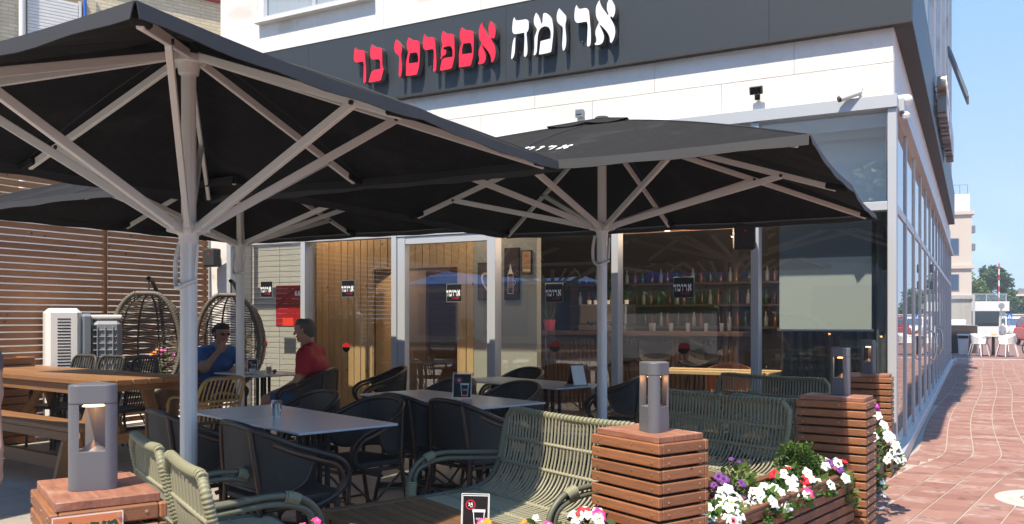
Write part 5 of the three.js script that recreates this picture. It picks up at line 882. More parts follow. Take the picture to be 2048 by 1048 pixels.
// ---------------------------------------------------------------- things on the tables
{
  const c = thing('sachet_cup', 'ribbed steel cup of sugar sachets on the near grey table', 'cup', [-3.18, 0.75, 4.56]);
  const g = new THREE.CylinderGeometry(0.034, 0.03, 0.075, 48, 1, true).translate(0, 0.0385, 0), p = g.attributes.position; for (let i = 0; i < p.count; i++) { const a = Math.atan2(p.getZ(i), p.getX(i)), f = 1 + 0.03 * Math.cos(a * 12); p.setX(i, p.getX(i) * f); p.setZ(i, p.getZ(i) * f); } g.computeVertexNormals();
  mesh('cup', [g, cyl(0.03, 0.03, 0.004, 24, 0, 0.003, 0)], M.steel, c); for (let i = 0; i < 9; i++) mesh('sachet', bx(0.028, 0.07, 0.004), [M.white, M.grey, std({ color: lin(0.35, 0.2, 0.15), roughness: 0.7 })][i % 3], c, [-0.016 + (i % 3) * 0.016, 0.052, -0.016 + Math.floor(i / 3) * 0.016], [rr(-0.15, 0.15), rr(-0.4, 0.4), rr(-0.1, 0.1)]);
  const c2 = dup(c, [-3.235, 0.75, 4.50], 0.7, 'second sachet cup half behind the ribbed steel cup');
  const card = canv(256, 340, (g, w, h) => {
    g.fillStyle = '#231d1b'; g.fillRect(0, 0, w, h); g.strokeStyle = '#c32a3c'; g.lineWidth = 11; g.beginPath(); g.arc(78, 88, 46, 0, 7); g.stroke();
    g.fillStyle = '#f4f2f0'; g.font = 'bold 46px sans-serif'; g.textAlign = 'center'; g.save(); g.translate(78, 92); g.rotate(-0.15); g.fillText('24', 0, 6); g.fillRect(-6, 14, 26, 7); g.restore();
    g.strokeStyle = '#dfe4ea'; g.lineWidth = 9; g.beginPath(); g.moveTo(108, 160); g.lineTo(124, 318); g.lineTo(208, 318); g.lineTo(222, 160); g.stroke(); g.fillStyle = '#ccd4dc'; g.fillRect(98, 132, 134, 30); g.fillStyle = '#c32a3c'; g.fillRect(128, 294, 76, 22);
    lettersOn(g, ['alef', 'resh', 'vav', 'mem', 'he'], 196, 240, 24, '#f0f0f0'); lettersOn(g, ['alef', 'samekh', 'pe', 'resh', 'samekh', 'vav'], 188, 256, 9, '#c32a3c');
  });
  const cm = std({ map: card, roughness: 0.25 }), acr = new THREE.MeshPhysicalMaterial({ color: 0xffffff, transmission: 1, thickness: 0, roughness: 0.02, side: THREE.DoubleSide });
  const stand = (label, x, y, z, deg, s = 1) => { const t = thing('menu_stand', label, 'menu stand', [x, y, z], deg * D2R, 'cup menu cards in clear stands'); const up = new THREE.Group(); up.name = 'card_holder'; up.position.set(0, 0.004, 0); up.rotation.x = -0.16; t.add(up);
    mesh('card', bx(0.105 * s, 0.14 * s, 0.0015, 0, 0.078 * s, 0), M.white, up); mesh('print', new THREE.PlaneGeometry(0.1 * s, 0.133 * s).translate(0, 0.0785 * s, 0.002), cm, up);
    mesh('edge', [bx(0.003, 0.15 * s, 0.006, -0.0555 * s, 0.078 * s, 0), bx(0.003, 0.15 * s, 0.006, 0.0555 * s, 0.078 * s, 0), bx(0.112 * s, 0.003, 0.006, 0, 0.1535 * s, 0)], M.white, up); mesh('foot', bx(0.112 * s, 0.003, 0.07, 0, 0.002, 0.02), acr, t); return t; };
  stand('cup menu card with red 24 badge on the coffee table', -1.19, 0.45, 5.48, 22, 1.05);
  stand('framed cup menu card on the second-row grey table', -2.70, 0.75, 3.14, 22, 1.28);
  { const t = thing('slanted_card', 'white slanted menu card holder on the table nearest the glass', 'menu stand', [-2.50, 0.75, 1.50], 55 * D2R); mesh('panel', cbox(0.13, 0.2, 0.012, 0.003, 0, 0, 0), M.white, t, [0, 0.1, 0.03], [-0.35, 0, 0]); mesh('panel', cbox(0.13, 0.2, 0.012, 0.003, 0, 0, 0), M.bamboo, t, [0, 0.1, -0.03], [0.35, 0, 0]); mesh('foot', cbox(0.16, 0.012, 0.16, 0.003, 0, 0.007, 0), M.grey, t); }
  { const t = thing('lantern_stake', 'slim black stand with a clear top on the coffee table behind the flowers', 'table stand', [-0.83, 0.45, 3.78]); mesh('upright', cbox(0.02, 0.2, 0.008, 0.001, 0, 0.1, 0), M.black, t); mesh('edge', cbox(0.004, 0.2, 0.014, 0.001, 0.013, 0.1, 0.002), M.white, t); mesh('knob', [new THREE.SphereGeometry(0.016, 12, 8).translate(-0.01, 0.21, 0), new THREE.SphereGeometry(0.014, 12, 8).translate(0.012, 0.215, 0)], M.letterWhite, t); mesh('foot', cbox(0.06, 0.006, 0.05, 0.001, 0, 0.004, 0), M.black, t); }
  stand('small dark menu card between the two seated men', -6.42, 0.75, 1.55, 35, 1.0);
  { const t = thing('water_glass', 'drinking glass on the table of the two men', 'glass', [-6.12, 0.75, 1.6]); mesh('tumbler', new THREE.LatheGeometry([[0, 0.004], [0.03, 0.004], [0.036, 0.12], [0.034, 0.12], [0.028, 0.008]].map((q) => new THREE.Vector2(...q)), 20), acr, t); mesh('drink', cyl(0.03, 0.028, 0.07, 16, 0, 0.045, 0), std({ color: lin(0.5, 0.4, 0.3), roughness: 0.3 }), t); }
  { const t = thing('coffee_cup', 'white coffee cup on the table of the two men', 'cup', [-6.25, 0.75, 1.72]); mesh('cup', new THREE.LatheGeometry([[0, 0.01], [0.022, 0.01], [0.038, 0.06], [0.035, 0.06], [0.02, 0.014]].map((q) => new THREE.Vector2(...q)), 20), M.white, t); mesh('saucer', new THREE.LatheGeometry([[0, 0.003], [0.04, 0.004], [0.07, 0.012], [0.07, 0.009], [0.04, 0.0]].map((q) => new THREE.Vector2(...q)), 24), M.white, t); mesh('handle', new THREE.TorusGeometry(0.016, 0.004, 6, 14).translate(0.045, 0.035, 0), M.white, t); }
  { const t = thing('sunglasses', 'dark folded glasses on the table of the two men', 'glasses', [-6.18, 0.752, 1.48]); mesh('lens', [cyl(0.026, 0.026, 0.004, 16, -0.034, 0.01, 0), cyl(0.026, 0.026, 0.004, 16, 0.034, 0.01, 0)], M.plastic, t, [0, 0.016, 0], [1.2, 0, 0]); mesh('arm', [rod([-0.06, 0.02, 0], [0.04, 0.012, -0.03], 0.003), rod([0.06, 0.02, 0], [-0.04, 0.012, -0.025], 0.003)], M.plastic, t); }
}
// ---------------------------------------------------------------- picnic table, bench and wicker chairs
{
  const L = 2.75, T = thing('picnic_table', 'long honey-brown wooden picnic table with crossed legs', 'table', [-6.95, 0, 3.38], -8 * D2R), H = 0.84, g = cbox(L, 0.045, 0.138, 0.005);
  for (let i = 0; i < 6; i++) mesh('plank', g, M.teak[i % 3], T, [rr(-0.006, 0.006), H - 0.022, -0.3625 + i * 0.145]);
  mesh('apron', [bar([-L / 2 + 0.1, H - 0.09, 0.38], [L / 2 - 0.1, H - 0.09, 0.38], 0.035, 0.085), bar([-L / 2 + 0.1, H - 0.09, -0.38], [L / 2 - 0.1, H - 0.09, -0.38], 0.035, 0.085)], M.teak[2], T);
  for (const x of [-0.95, 0.95]) { for (const s of [-1, 1]) mesh('leg', bar([x, H - 0.05, s * 0.2], [x, 0.0, -s * 0.0 + s * 0.46], 0.06, 0.09), M.teak[1], T); mesh('cross_beam', bar([x + 0.06, H - 0.08, -0.38], [x + 0.06, H - 0.08, 0.38], 0.05, 0.09), M.teak[0], T); mesh('tie', bar([x + 0.06, 0.3, -0.36], [x + 0.06, 0.3, 0.36], 0.045, 0.09), M.teak[0], T); mesh('strut', bar([x * 0.45, H - 0.08, 0], [x, 0.34, 0], 0.05, 0.07), M.teak[1], T); }
  const B = thing('picnic_bench', 'wooden bench along the near side of the picnic table', 'bench', [-6.5, 0, 4.12], -8 * D2R), bg = cbox(2.3, 0.04, 0.14, 0.005);
  for (const z of [-0.075, 0.075]) mesh('plank', bg, M.teak[z > 0 ? 1 : 2], B, [0, 0.5, z]);
  mesh('rail', cbox(2.05, 0.11, 0.04, 0.004, 0, 0.2, 0.02), M.teak[2], B); mesh('apron', cbox(2.1, 0.07, 0.03, 0.004, 0, 0.444, 0.12), M.teak[1], B);
  for (const x of [-0.95, 0.95]) for (const s of [-1, 1]) mesh('leg', bar([x, 0.48, s * 0.06], [x, 0, s * 0.17], 0.05, 0.08), M.teak[1], B);
}
function wickerChair(name, mat, Hb, W = 0.46) {
  const T = thing(name, '', 'chair', [0, 0, 0], 0, 'wicker chairs at the picnic table'), w = W / 2;
  mesh('back_frame', tube([[-w, 0.42, -0.2], [-w - 0.01, 0.65, -0.25], [-w + 0.01, Hb - 0.04, -0.31], [-w + 0.05, Hb, -0.325], [0, Hb + 0.005, -0.33], [w - 0.05, Hb, -0.325], [w - 0.01, Hb - 0.04, -0.31], [w + 0.01, 0.65, -0.25], [w, 0.42, -0.2]], 0.017, 60, 8), mat, T);
  const g = tube([[0, 0.43, -0.2], [0, 0.65, -0.25], [0, Hb, -0.325]], 0.008, 10, 6); for (let i = 1; i < 10; i++) mesh('cane', g, mat, T, [-w + W * i / 10, 0, 0]);
  mesh('weave', [wound([[-w, 0.62, -0.245], [0, 0.62, -0.245], [w, 0.62, -0.245]], 0.011, 0.004, 0.03, 6), wound([[-w, 0.58, -0.235], [0, 0.58, -0.235], [w, 0.58, -0.235]], 0.011, 0.004, 0.03, 6)], mat, T);
  mesh('seat', slab(10, 10, (u, v) => [(u - 0.5) * W, 0.43 - 0.015 * Math.sin(u * 3.14) * Math.sin(v * 3.14), -0.21 + v * 0.44], 0.03), M.textile, T);
  for (const s of [-1, 1]) { mesh('leg', tube([[s * w, 0.6, 0.16], [s * w, 0.43, 0.2], [s * (w + 0.01), 0, 0.22]], 0.014, 12, 8), mat, T); mesh('leg', tube([[s * w, 0.42, -0.2], [s * (w + 0.005), 0.2, -0.22], [s * (w + 0.01), 0, -0.27]], 0.014, 12, 8), mat, T); mesh('armrest', tube([[s * w, 0.64, -0.25], [s * (w + 0.02), 0.66, -0.05], [s * (w + 0.015), 0.64, 0.12], [s * w, 0.56, 0.19]], 0.014, 20, 8), mat, T); mesh('brace', [rod([s * w, 0.4, 0.1], [s * w, 0.14, 0.21], 0.007), rod([s * w, 0.4, -0.1], [s * w, 0.14, -0.24], 0.007)], mat, T); }
  return T;
}
{
  const a = wickerChair('wicker_chair', M.wickerDark, 0.94, 0.40); place(a, -7.95, 2.82, 0); a.userData.label = 'dark wicker chair behind the picnic table in front of the air cooler';
  dup(a, [-7.5, 0, 2.80], 0.05, 'dark wicker chair behind the picnic table, middle of three'); dup(a, [-6.98, 0, 2.82], -0.04, 'dark wicker chair behind the picnic table in front of the egg chair');
  const b = wickerChair('cane_chair', M.wickerGold, 0.82, 0.45); place(b, -5.52, 3.06, -95); b.userData.label = 'golden cane chair at the end of the picnic table'; b.userData.group = 'wicker chairs at the picnic table';
}
// ---------------------------------------------------------------- air cooler, corner planter, egg chairs
{
  const A = thing('air_cooler', 'tall white and grey evaporative air cooler by the timber screen', 'air cooler', [-8.33, 0, 2.28], 60 * D2R);
  mesh('side_housing', cbox(0.36, 1.38, 0.56, 0.05, -0.2, 0.78, 0), M.white, A); mesh('grey_panel', cbox(0.12, 1.3, 0.54, 0.03, 0.035, 0.76, 0.0), M.frameDark, A); mesh('front_housing', cbox(0.32, 1.22, 0.52, 0.06, 0.235, 0.74, 0.03), M.grey, A);
  mesh('top_cover', cbox(0.36, 0.05, 0.5, 0.02, 0.215, 1.372, 0.01), M.white, A);
  const vg = cbox(0.13, 0.014, 0.012, 0.002); for (let y = 0.5; y < 1.36; y += 0.034) mesh('vent', vg, M.plastic, A, [-0.2, y, 0.277]);
  mesh('grille_recess', bb(0.08, 0.35, 0.26, 0.34, 1.28, 0.285), M.plastic, A); const gg = cbox(0.24, 0.012, 0.016, 0.003); for (let y = 0.4; y < 1.26; y += 0.075) mesh('grille_bar', gg, M.grey, A, [0.21, y, 0.292]); for (const x of [0.13, 0.21, 0.29]) mesh('grille_bar', cbox(0.01, 0.9, 0.014, 0.003, x, 0.82, 0.3), M.grey, A);
  mesh('base', cbox(0.7, 0.1, 0.56, 0.02, 0, 0.06, 0), M.grey, A);
  const C = thing('corner_planter', 'small orange-brown slatted planter beside the air cooler', 'planter', [-8.58, 0, 3.02]); const cg = cbox(0.34, 0.07, 0.02, 0.004), ce = cbox(0.02, 0.07, 0.44, 0.004); for (let y = 0.05; y < 0.98; y += 0.085) { mesh('slat', cg, M.post[1], C, [0, y, 0.23]); mesh('slat', ce, M.post[2], C, [0.16, y, 0]); mesh('slat', cg, M.post[0], C, [0, y, -0.23]); mesh('slat', ce, M.post[3], C, [-0.16, y, 0]); }
  mesh('core', bb(-0.14, 0, -0.21, 0.14, 0.92, 0.21), M.core, C);
  flowerPlant('leafy green plant at the end of the picnic table', 'leafy_plant', [-8.45, 0.72, 3.62], ['white'], 1, { r: 0.18, h: 0.22, nl: 260, s: 0.3 });
  { const pt = thing('tall_planter', 'dark pot under the leafy plant by the timber screen', 'pot', [-8.45, 0, 3.62]); mesh('pot', new THREE.LatheGeometry([[0, 0], [0.12, 0], [0.16, 0.72], [0.14, 0.72], [0.13, 0.66], [0, 0.66]].map((q) => new THREE.Vector2(...q)), 20), M.core, pt); }
  flowerPlant('pink and yellow flowers growing behind the egg chair', 'petunia_plant', [-8.3, 0.62, 1.2], ['pink', 'orange', 'magenta'], 26, { r: 0.22, h: 0.35, nl: 380, leafMat: M.leaf[3] });
  { const pt = thing('flower_pot', 'round dark pot behind the egg chair', 'pot', [-8.3, 0, 1.2]); mesh('pot', new THREE.LatheGeometry([[0, 0], [0.18, 0], [0.22, 0.62], [0.2, 0.62], [0.19, 0.55], [0, 0.55]].map((q) => new THREE.Vector2(...q)), 20), M.core, pt); }
  const egg = (label, x, z, deg) => {
    const E = thing('egg_chair', label, 'hanging chair', [x, 0, z], deg * D2R, 'hanging wicker egg chairs'), cy = 1.08, a = 0.42, h = 0.57;
    const rad = (t) => a * Math.pow(Math.max(0, 1 - t * t), 0.42) * (1 - 0.08 * t);
    for (let i = 0; i <= 38; i++) { const t = -0.96 + 1.9 * i / 38, r = rad(t), y = cy + t * h, pts = [], o = 0.98 + (t < -0.45 ? (-0.45 - t) * 1.4 : 0); for (let k = 0; k <= 16; k++) { const q = Math.PI + (k / 16 - 0.5) * 2 * Math.min(Math.PI, Math.PI * 0.62 * o); pts.push([Math.sin(q) * r, y + 0.01 * Math.sin(k * 2 + i), Math.cos(q) * r * 0.95]); } mesh('wicker_hoop', tube(pts, 0.0085, 36, 5), M.wickerEgg, E); }
    for (let k = 0; k < 7; k++) { const q = Math.PI + (k / 6 - 0.5) * 3.4, pts = []; for (let i = 0; i <= 10; i++) { const t = -0.98 + 1.96 * i / 10, r = rad(t); pts.push([Math.sin(q) * r, cy + t * h, Math.cos(q) * r * 0.95]); } mesh('rib', wound(pts, 0.011, 0.004, 0.03, 6), M.wickerEgg, E); }
    const rim = []; for (let i = 0; i <= 28; i++) { const q = i / 28 * 2 * Math.PI, t = Math.cos(q), r = rad(t * 0.97); rim.push([Math.sin(q) > 0 ? r * 0.93 : -r * 0.93, cy + t * h, 0.13 + 0.10 * (t < 0 ? -t : 0)]); } 
    mesh('rim', wound(rim, 0.028, 0.004, 0.03, 8), M.wickerEgg, E);
    mesh('hanger', [tube([[-0.12, cy + h - 0.03, 0.02], [0, cy + h + 0.02, 0.0], [0.12, cy + h - 0.03, 0.02]], 0.012, 16, 6), rod([0, cy + h, 0], [0, cy + h + 0.16, 0], 0.01)], M.wickerDark, E);
    mesh('stand', tube([[0, 0.03, -0.35], [0, 0.5, -0.58], [0, 1.1, -0.6], [0, 1.6, -0.4], [0, 1.82, -0.08], [0, 1.83, 0.02]], 0.024, 40, 10), M.wickerDark, E); mesh('base_ring', new THREE.TorusGeometry(0.42, 0.022, 8, 36).rotateX(Math.PI / 2).translate(0, 0.024, -0.05), M.wickerDark, E);
    mesh('seat_pan', slab(8, 6, (u, v) => [(u - 0.5) * 0.5, cy - 0.32 + 0.06 * Math.pow((u - 0.5) * 2, 2), -0.2 + v * 0.36], 0.02), M.wickerDark, E);
  };
  egg('hanging wicker egg chair beside the air cooler', -7.9, 1.72, 35); egg('hanging wicker egg chair in front of the white pillar', -7.62, 0.72, 30);
}
// ---------------------------------------------------------------- people
const smin = (a, b, k) => { const h = Math.max(k - Math.abs(a - b), 0) / k; return Math.min(a, b) - h * h * k * 0.25; };
function caps(px, py, pz, b) {
  const [ax, ay, az] = b[0], [bx1, by, bz] = b[1], dx = bx1 - ax, dy = by - ay, dz = bz - az, L = dx * dx + dy * dy + dz * dz;
  let t = L > 0 ? ((px - ax) * dx + (py - ay) * dy + (pz - az) * dz) / L : 0; t = t < 0 ? 0 : t > 1 ? 1 : t;
  const qx = px - ax - dx * t, qy = py - ay - dy * t, qz = pz - az - dz * t; return Math.sqrt(qx * qx + qy * qy + qz * qz) - (b[2] + (b[3] - b[2]) * t);
}
function sdf(bones, center, s, n, k, colours, paint) {
  const mc = new MarchingCubes(n, new THREE.MeshBasicMaterial(), false, false, 90000); mc.isolation = 0; const h = n / 2;
  for (let z = 0; z < n; z++) for (let y = 0; y < n; y++) for (let x = 0; x < n; x++) {
    const X = center[0] + (x - h) / h * s, Y = center[1] + (y - h) / h * s, Z = center[2] + (z - h) / h * s; let d = 9;
    for (const b of bones) { let q = caps(X, Y, Z, b); if (b[4] === 1 || b[4] === 2) q += 0.0045 * Math.sin(31 * Y + 13 * X + 4 * Math.sin(9 * Z)) * Math.sin(23 * X + 17 * Z + 5 * Y); if (q < d + k) d = d > 8 ? q : smin(d, q, b[5] ?? k); }
    mc.field[x + y * n + z * n * n] = -d;
  }
  mc.update(); const c = mc.count, P = new Float32Array(mc.positionArray.slice(0, c * 3)), N = new Float32Array(mc.normalArray.slice(0, c * 3)), C = new Float32Array(c * 3);
  for (let i = 0; i < c; i++) {
    for (let q = 0; q < 3; q++) P[i * 3 + q] = P[i * 3 + q] * s + center[q];
    let best = 9, m = 0; for (const b of bones) { const q = caps(P[i * 3], P[i * 3 + 1], P[i * 3 + 2], b); if (q < best) { best = q; m = b[4]; } }
    if (paint) m = paint(P[i * 3], P[i * 3 + 1], P[i * 3 + 2], m); const l = colours[m]; C.set(l, i * 3);
    const L = Math.hypot(N[i * 3], N[i * 3 + 1], N[i * 3 + 2]) || 1; for (let q = 0; q < 3; q++) N[i * 3 + q] /= L;
  }
  const g = new THREE.BufferGeometry(); g.setAttribute('position', new THREE.BufferAttribute(P, 3)); g.setAttribute('normal', new THREE.BufferAttribute(N, 3)); g.setAttribute('color', new THREE.BufferAttribute(C, 3)); return g;
}
function hand(w, dir, palmN, side, curl) {     // five separate fingers from a palm; dir = along the hand, palmN = out of the palm
  const D = V(...dir).normalize(), N = V(...palmN).normalize(), S = D.clone().cross(N).normalize().multiplyScalar(side), O = V(...w), p = (a, b, c) => O.clone().addScaledVector(D, a).addScaledVector(S, b).addScaledVector(N, c).toArray();
  const b = [[p(0, 0, 0), p(0.04, 0, 0), 0.024, 0.022, 0], [p(0.02, 0.014, 0), p(0.085, 0.028, 0), 0.017, 0.013, 0], [p(0.02, -0.014, 0), p(0.08, -0.028, 0), 0.016, 0.012, 0], [p(0.03, 0, 0), p(0.085, 0, 0), 0.017, 0.014, 0]];
  [[0.03, 0.040, 0.027, 0.02], [0.010, 0.045, 0.03, 0.022], [-0.011, 0.042, 0.028, 0.02], [-0.03, 0.033, 0.022, 0.017]].forEach(([o, a, c, e]) => {
    const k = curl, x0 = 0.087, A = p(x0, o, 0), x1 = x0 + a * Math.cos(k * 0.5), n1 = a * Math.sin(k * 0.5), B = p(x1, o, n1), x2 = x1 + c * Math.cos(k * 1.2), n2 = n1 + c * Math.sin(k * 1.2), Cc = p(x2, o, n2), E = p(x2 + e * Math.cos(k * 1.7), o, n2 + e * Math.sin(k * 1.7));
    b.push([A, B, 0.0095, 0.009, 0, 0.006], [B, Cc, 0.009, 0.0082, 0, 0.004], [Cc, E, 0.0082, 0.0072, 0, 0.004]);
  });
  b.push([p(0.015, 0.022, 0.004), p(0.05, 0.052, 0.014), 0.015, 0.011, 0, 0.008], [p(0.05, 0.052, 0.014), p(0.082, 0.06, 0.022), 0.011, 0.009, 0, 0.004]); return b;
}
function headBones(c, f, up) {   // c centre, f facing; colour 0 skin, 3 hair
  const F = V(...f).normalize(), U = V(...up).normalize(), S = U.clone().cross(F).normalize(), O = V(...c), p = (x, y, z) => O.clone().addScaledVector(S, x).addScaledVector(U, y).addScaledVector(F, z).toArray();
  return { p, b: [[p(0, 0.03, -0.025), p(0, 0.035, 0.03), 0.082, 0.076, 0], [p(0, -0.03, 0.03), p(0, -0.085, 0.055), 0.058, 0.03, 0], [p(-0.03, -0.06, 0.02), p(0.03, -0.06, 0.02), 0.035, 0.035, 0], [p(0, 0.018, 0.095), p(0, -0.022, 0.112), 0.009, 0.014, 0, 0.012], [p(-0.03, 0.03, 0.085), p(0.03, 0.03, 0.085), 0.014, 0.014, 0, 0.02], [p(-0.018, -0.055, 0.083), p(0.018, -0.055, 0.083), 0.009, 0.009, 4, 0.008], [p(-0.08, 0.015, -0.005), p(-0.084, -0.025, -0.002), 0.015, 0.009, 0, 0.006], [p(0.08, 0.015, -0.005), p(0.084, -0.025, -0.002), 0.015, 0.009, 0, 0.006], [p(0, -0.08, -0.02), p(0, -0.17, -0.04), 0.055, 0.06, 0]] };
}
M.body = std({ vertexColors: true, roughness: 0.7 });
function person(label, x, z, deg, bones, hands, head, cols, y0 = 0) {
  const T = thing('person', label, 'person', [x, y0, z], deg * D2R);
  const pts = bones.flatMap((b) => [b[0], b[1]]), lo = [0, 1, 2].map((k) => Math.min(...pts.map((p) => p[k])) - 0.16), hi = [0, 1, 2].map((k) => Math.max(...pts.map((p) => p[k])) + 0.16), c = lo.map((v, k) => (v + hi[k]) / 2), s = Math.max(...hi.map((v, k) => v - lo[k])) / 2 * 1.04;
  const gs = [sdf(bones, c, s, Math.min(120, Math.ceil(2 * s / 0.0135)), 0.05, cols)];
  for (const hb of hands) { const q = hb.flatMap((b) => [b[0], b[1]]), hc = [0, 1, 2].map((k) => (Math.min(...q.map((p) => p[k])) + Math.max(...q.map((p) => p[k]))) / 2); gs.push(sdf(hb, hc, 0.14, 80, 0.014, cols)); }
  const hd = headBones(head.c, head.f, head.up ?? [0, 1, 0]), F = V(...head.f).normalize(), U = V(...(head.up ?? [0, 1, 0])).normalize(), O = V(...head.c);
  gs.push(sdf(hd.b, [head.c[0], head.c[1] - 0.02, head.c[2]], 0.19, 92, 0.03, cols));
  mesh('body', mg(gs), M.body, T);
  // hair cap: thick shell over skull, open at the face
  const hg = sdf([[hd.p(0, 0.04, -0.03), hd.p(0, 0.048, 0.02), 0.09, 0.082, 3], [hd.p(0, 0.0, -0.055), hd.p(0, -0.03, -0.06), 0.06, 0.05, 3], [hd.p(-0.035, 0.095, 0.05), hd.p(0.035, 0.095, 0.05), 0.03, 0.03, 3, 0.03]], [head.c[0], head.c[1] + 0.02, head.c[2]], 0.17, 56, 0.03, cols);
  { const P = hg.attributes.position, keep = [], Nn = hg.attributes.normal, Cc = hg.attributes.color; const ok = (i) => { const v = V(P.getX(i), P.getY(i), P.getZ(i)).sub(O), f = v.dot(F), u = v.dot(U); return f < 0.0 ? u > -0.075 : f < 0.02 ? u > -0.02 : u > 0.062; }; for (let i = 0; i < P.count; i += 3) if (ok(i) && ok(i + 1) && ok(i + 2)) keep.push(i, i + 1, i + 2); const mk = (a) => new THREE.Float32BufferAttribute(keep.flatMap((i) => [a.getX(i), a.getY(i), a.getZ(i)]), 3); const g2 = new THREE.BufferGeometry(); g2.setAttribute('position', mk(P)); g2.setAttribute('normal', mk(Nn)); g2.setAttribute('color', mk(Cc)); mesh('hair', g2, M.body, T); }
  for (const q of [-1, 1]) mesh('eye', new THREE.SphereGeometry(0.0125, 12, 10), M.white, T, hd.p(q * 0.031, 0.012, 0.085)), mesh('pupil', new THREE.SphereGeometry(0.006, 10, 8), M.black, T, hd.p(q * 0.031, 0.012, 0.0935));
  if (head.glasses) mesh('sunglasses', [-1, 1].map((q) => new THREE.SphereGeometry(0.024, 14, 10).scale(1, 0.75, 0.35).applyQuaternion(new THREE.Quaternion().setFromUnitVectors(V(0, 0, 1), F)).translate(...hd.p(q * 0.031, 0.012, 0.1))).concat([rod(hd.p(-0.075, 0.02, 0.01), hd.p(-0.05, 0.015, 0.1), 0.003), rod(hd.p(0.075, 0.02, 0.01), hd.p(0.05, 0.015, 0.1), 0.003), rod(hd.p(-0.012, 0.018, 0.108), hd.p(0.012, 0.018, 0.108), 0.003)]), M.plastic, T);
  return T;
}
const SK = [0.42, 0.24, 0.16], LIP = [0.36, 0.13, 0.1];
{ // seated man in the red shirt: cols 0 skin 1 shirt 2 shorts 3 hair 4 lips 5 shoes
  const b = [];
  b.push([[-0.09, 0.53, -0.06], [0.09, 0.53, -0.06], 0.125, 0.125, 2], [[0, 0.58, -0.06], [0, 0.82, -0.07], 0.145, 0.14, 1], [[-0.07, 0.84, -0.06], [0.07, 0.84, -0.06], 0.125, 0.125, 1], [[-0.13, 0.985, -0.03], [0.13, 0.985, -0.03], 0.085, 0.085, 1], [[0, 1.0, -0.03], [0, 1.07, 0.0], 0.08, 0.058, 1], [[0, 1.06, 0.0], [0, 1.13, 0.02], 0.056, 0.055, 0]);
  for (const s of [-1, 1]) {
    b.push([[s * 0.19, 0.975, -0.03], [s * 0.225, 0.83, -0.03], 0.07, 0.062, 1], [[s * 0.225, 0.82, -0.03], [s * 0.24, 0.71, 0.0], 0.046, 0.04, 0], [[s * 0.24, 0.71, 0.0], [s * 0.16, 0.605, 0.24], 0.041, 0.027, 0]);
    b.push([[s * 0.1, 0.53, -0.04], [s * 0.13, 0.52, 0.28], 0.098, 0.08, 2], [[s * 0.13, 0.52, 0.29], [s * 0.135, 0.505, 0.4], 0.062, 0.056, 0], [[s * 0.135, 0.49, 0.41], [s * 0.14, 0.3, 0.41], 0.055, 0.056, 0], [[s * 0.14, 0.3, 0.41], [s * 0.145, 0.09, 0.4], 0.052, 0.036, 0], [[s * 0.145, 0.05, 0.38], [s * 0.155, 0.04, 0.56], 0.045, 0.036, 5]);
  }
  const hs = [-1, 1].map((s) => hand([s * 0.16, 0.605, 0.24], [-s * 0.15, -0.15, 1], [0, -1, -0.1], -s, 0.45));
  person('seated man in a red shirt and blue shorts, side on at the men’s table', -5.53, 1.63, -74, b, hs, { c: [0, 1.225, 0.045], f: [0.1, -0.08, 1] }, [SK, [0.36, 0.008, 0.022], [0.05, 0.10, 0.24], [0.10, 0.095, 0.09], LIP, [0.5, 0.5, 0.5]]);
}
{ // seated man in the blue shirt, hand raised to his chin
  const b = [];
  b.push([[-0.09, 0.53, -0.06], [0.09, 0.53, -0.06], 0.13, 0.13, 2], [[0, 0.58, -0.05], [0, 0.82, 0.0], 0.15, 0.145, 1], [[-0.08, 0.83, 0.02], [0.08, 0.83, 0.02], 0.125, 0.125, 1], [[-0.14, 0.96, 0.06], [0.14, 0.96, 0.06], 0.085, 0.085, 1], [[0, 0.98, 0.06], [0, 1.04, 0.1], 0.08, 0.058, 1], [[0, 1.03, 0.1], [0, 1.1, 0.13], 0.056, 0.055, 0]);
  b.push([[-0.2, 0.95, 0.06], [-0.26, 0.85, 0.17], 0.07, 0.06, 1], [[-0.26, 0.85, 0.17], [-0.25, 0.80, 0.28], 0.046, 0.042, 0], [[-0.25, 0.80, 0.28], [-0.08, 1.0, 0.3], 0.042, 0.028, 0]);
  b.push([[0.2, 0.95, 0.06], [0.27, 0.84, 0.15], 0.07, 0.06, 1], [[0.27, 0.84, 0.15], [0.28, 0.79, 0.24], 0.046, 0.042, 0], [[0.28, 0.79, 0.24], [0.1, 0.79, 0.42], 0.042, 0.028, 0]);
  for (const s of [-1, 1]) b.push([[s * 0.1, 0.53, -0.04], [s * 0.14, 0.53, 0.38], 0.1, 0.07, 2], [[s * 0.14, 0.51, 0.39], [s * 0.15, 0.1, 0.36], 0.066, 0.048, 2], [[s * 0.15, 0.05, 0.34], [s * 0.16, 0.04, 0.52], 0.045, 0.036, 5]);
  const hs = [hand([-0.08, 1.0, 0.3], [0.45, 0.8, -0.25], [0.3, 0.1, -1], 1, 0.7), hand([0.1, 0.79, 0.42], [-0.8, -0.02, 0.5], [0, -1, 0], -1, 0.35)];
  person('seated man in a blue shirt with dark glasses, hand raised to his chin', -7.14, 1.42, 72, b, hs, { c: [0, 1.17, 0.17], f: [0.05, -0.02, 1], glasses: true }, [SK.map((v) => v * 0.8), [0.02, 0.09, 0.30], [0.02, 0.02, 0.025], [0.02, 0.016, 0.014], LIP, [0.04, 0.04, 0.04]]);
}
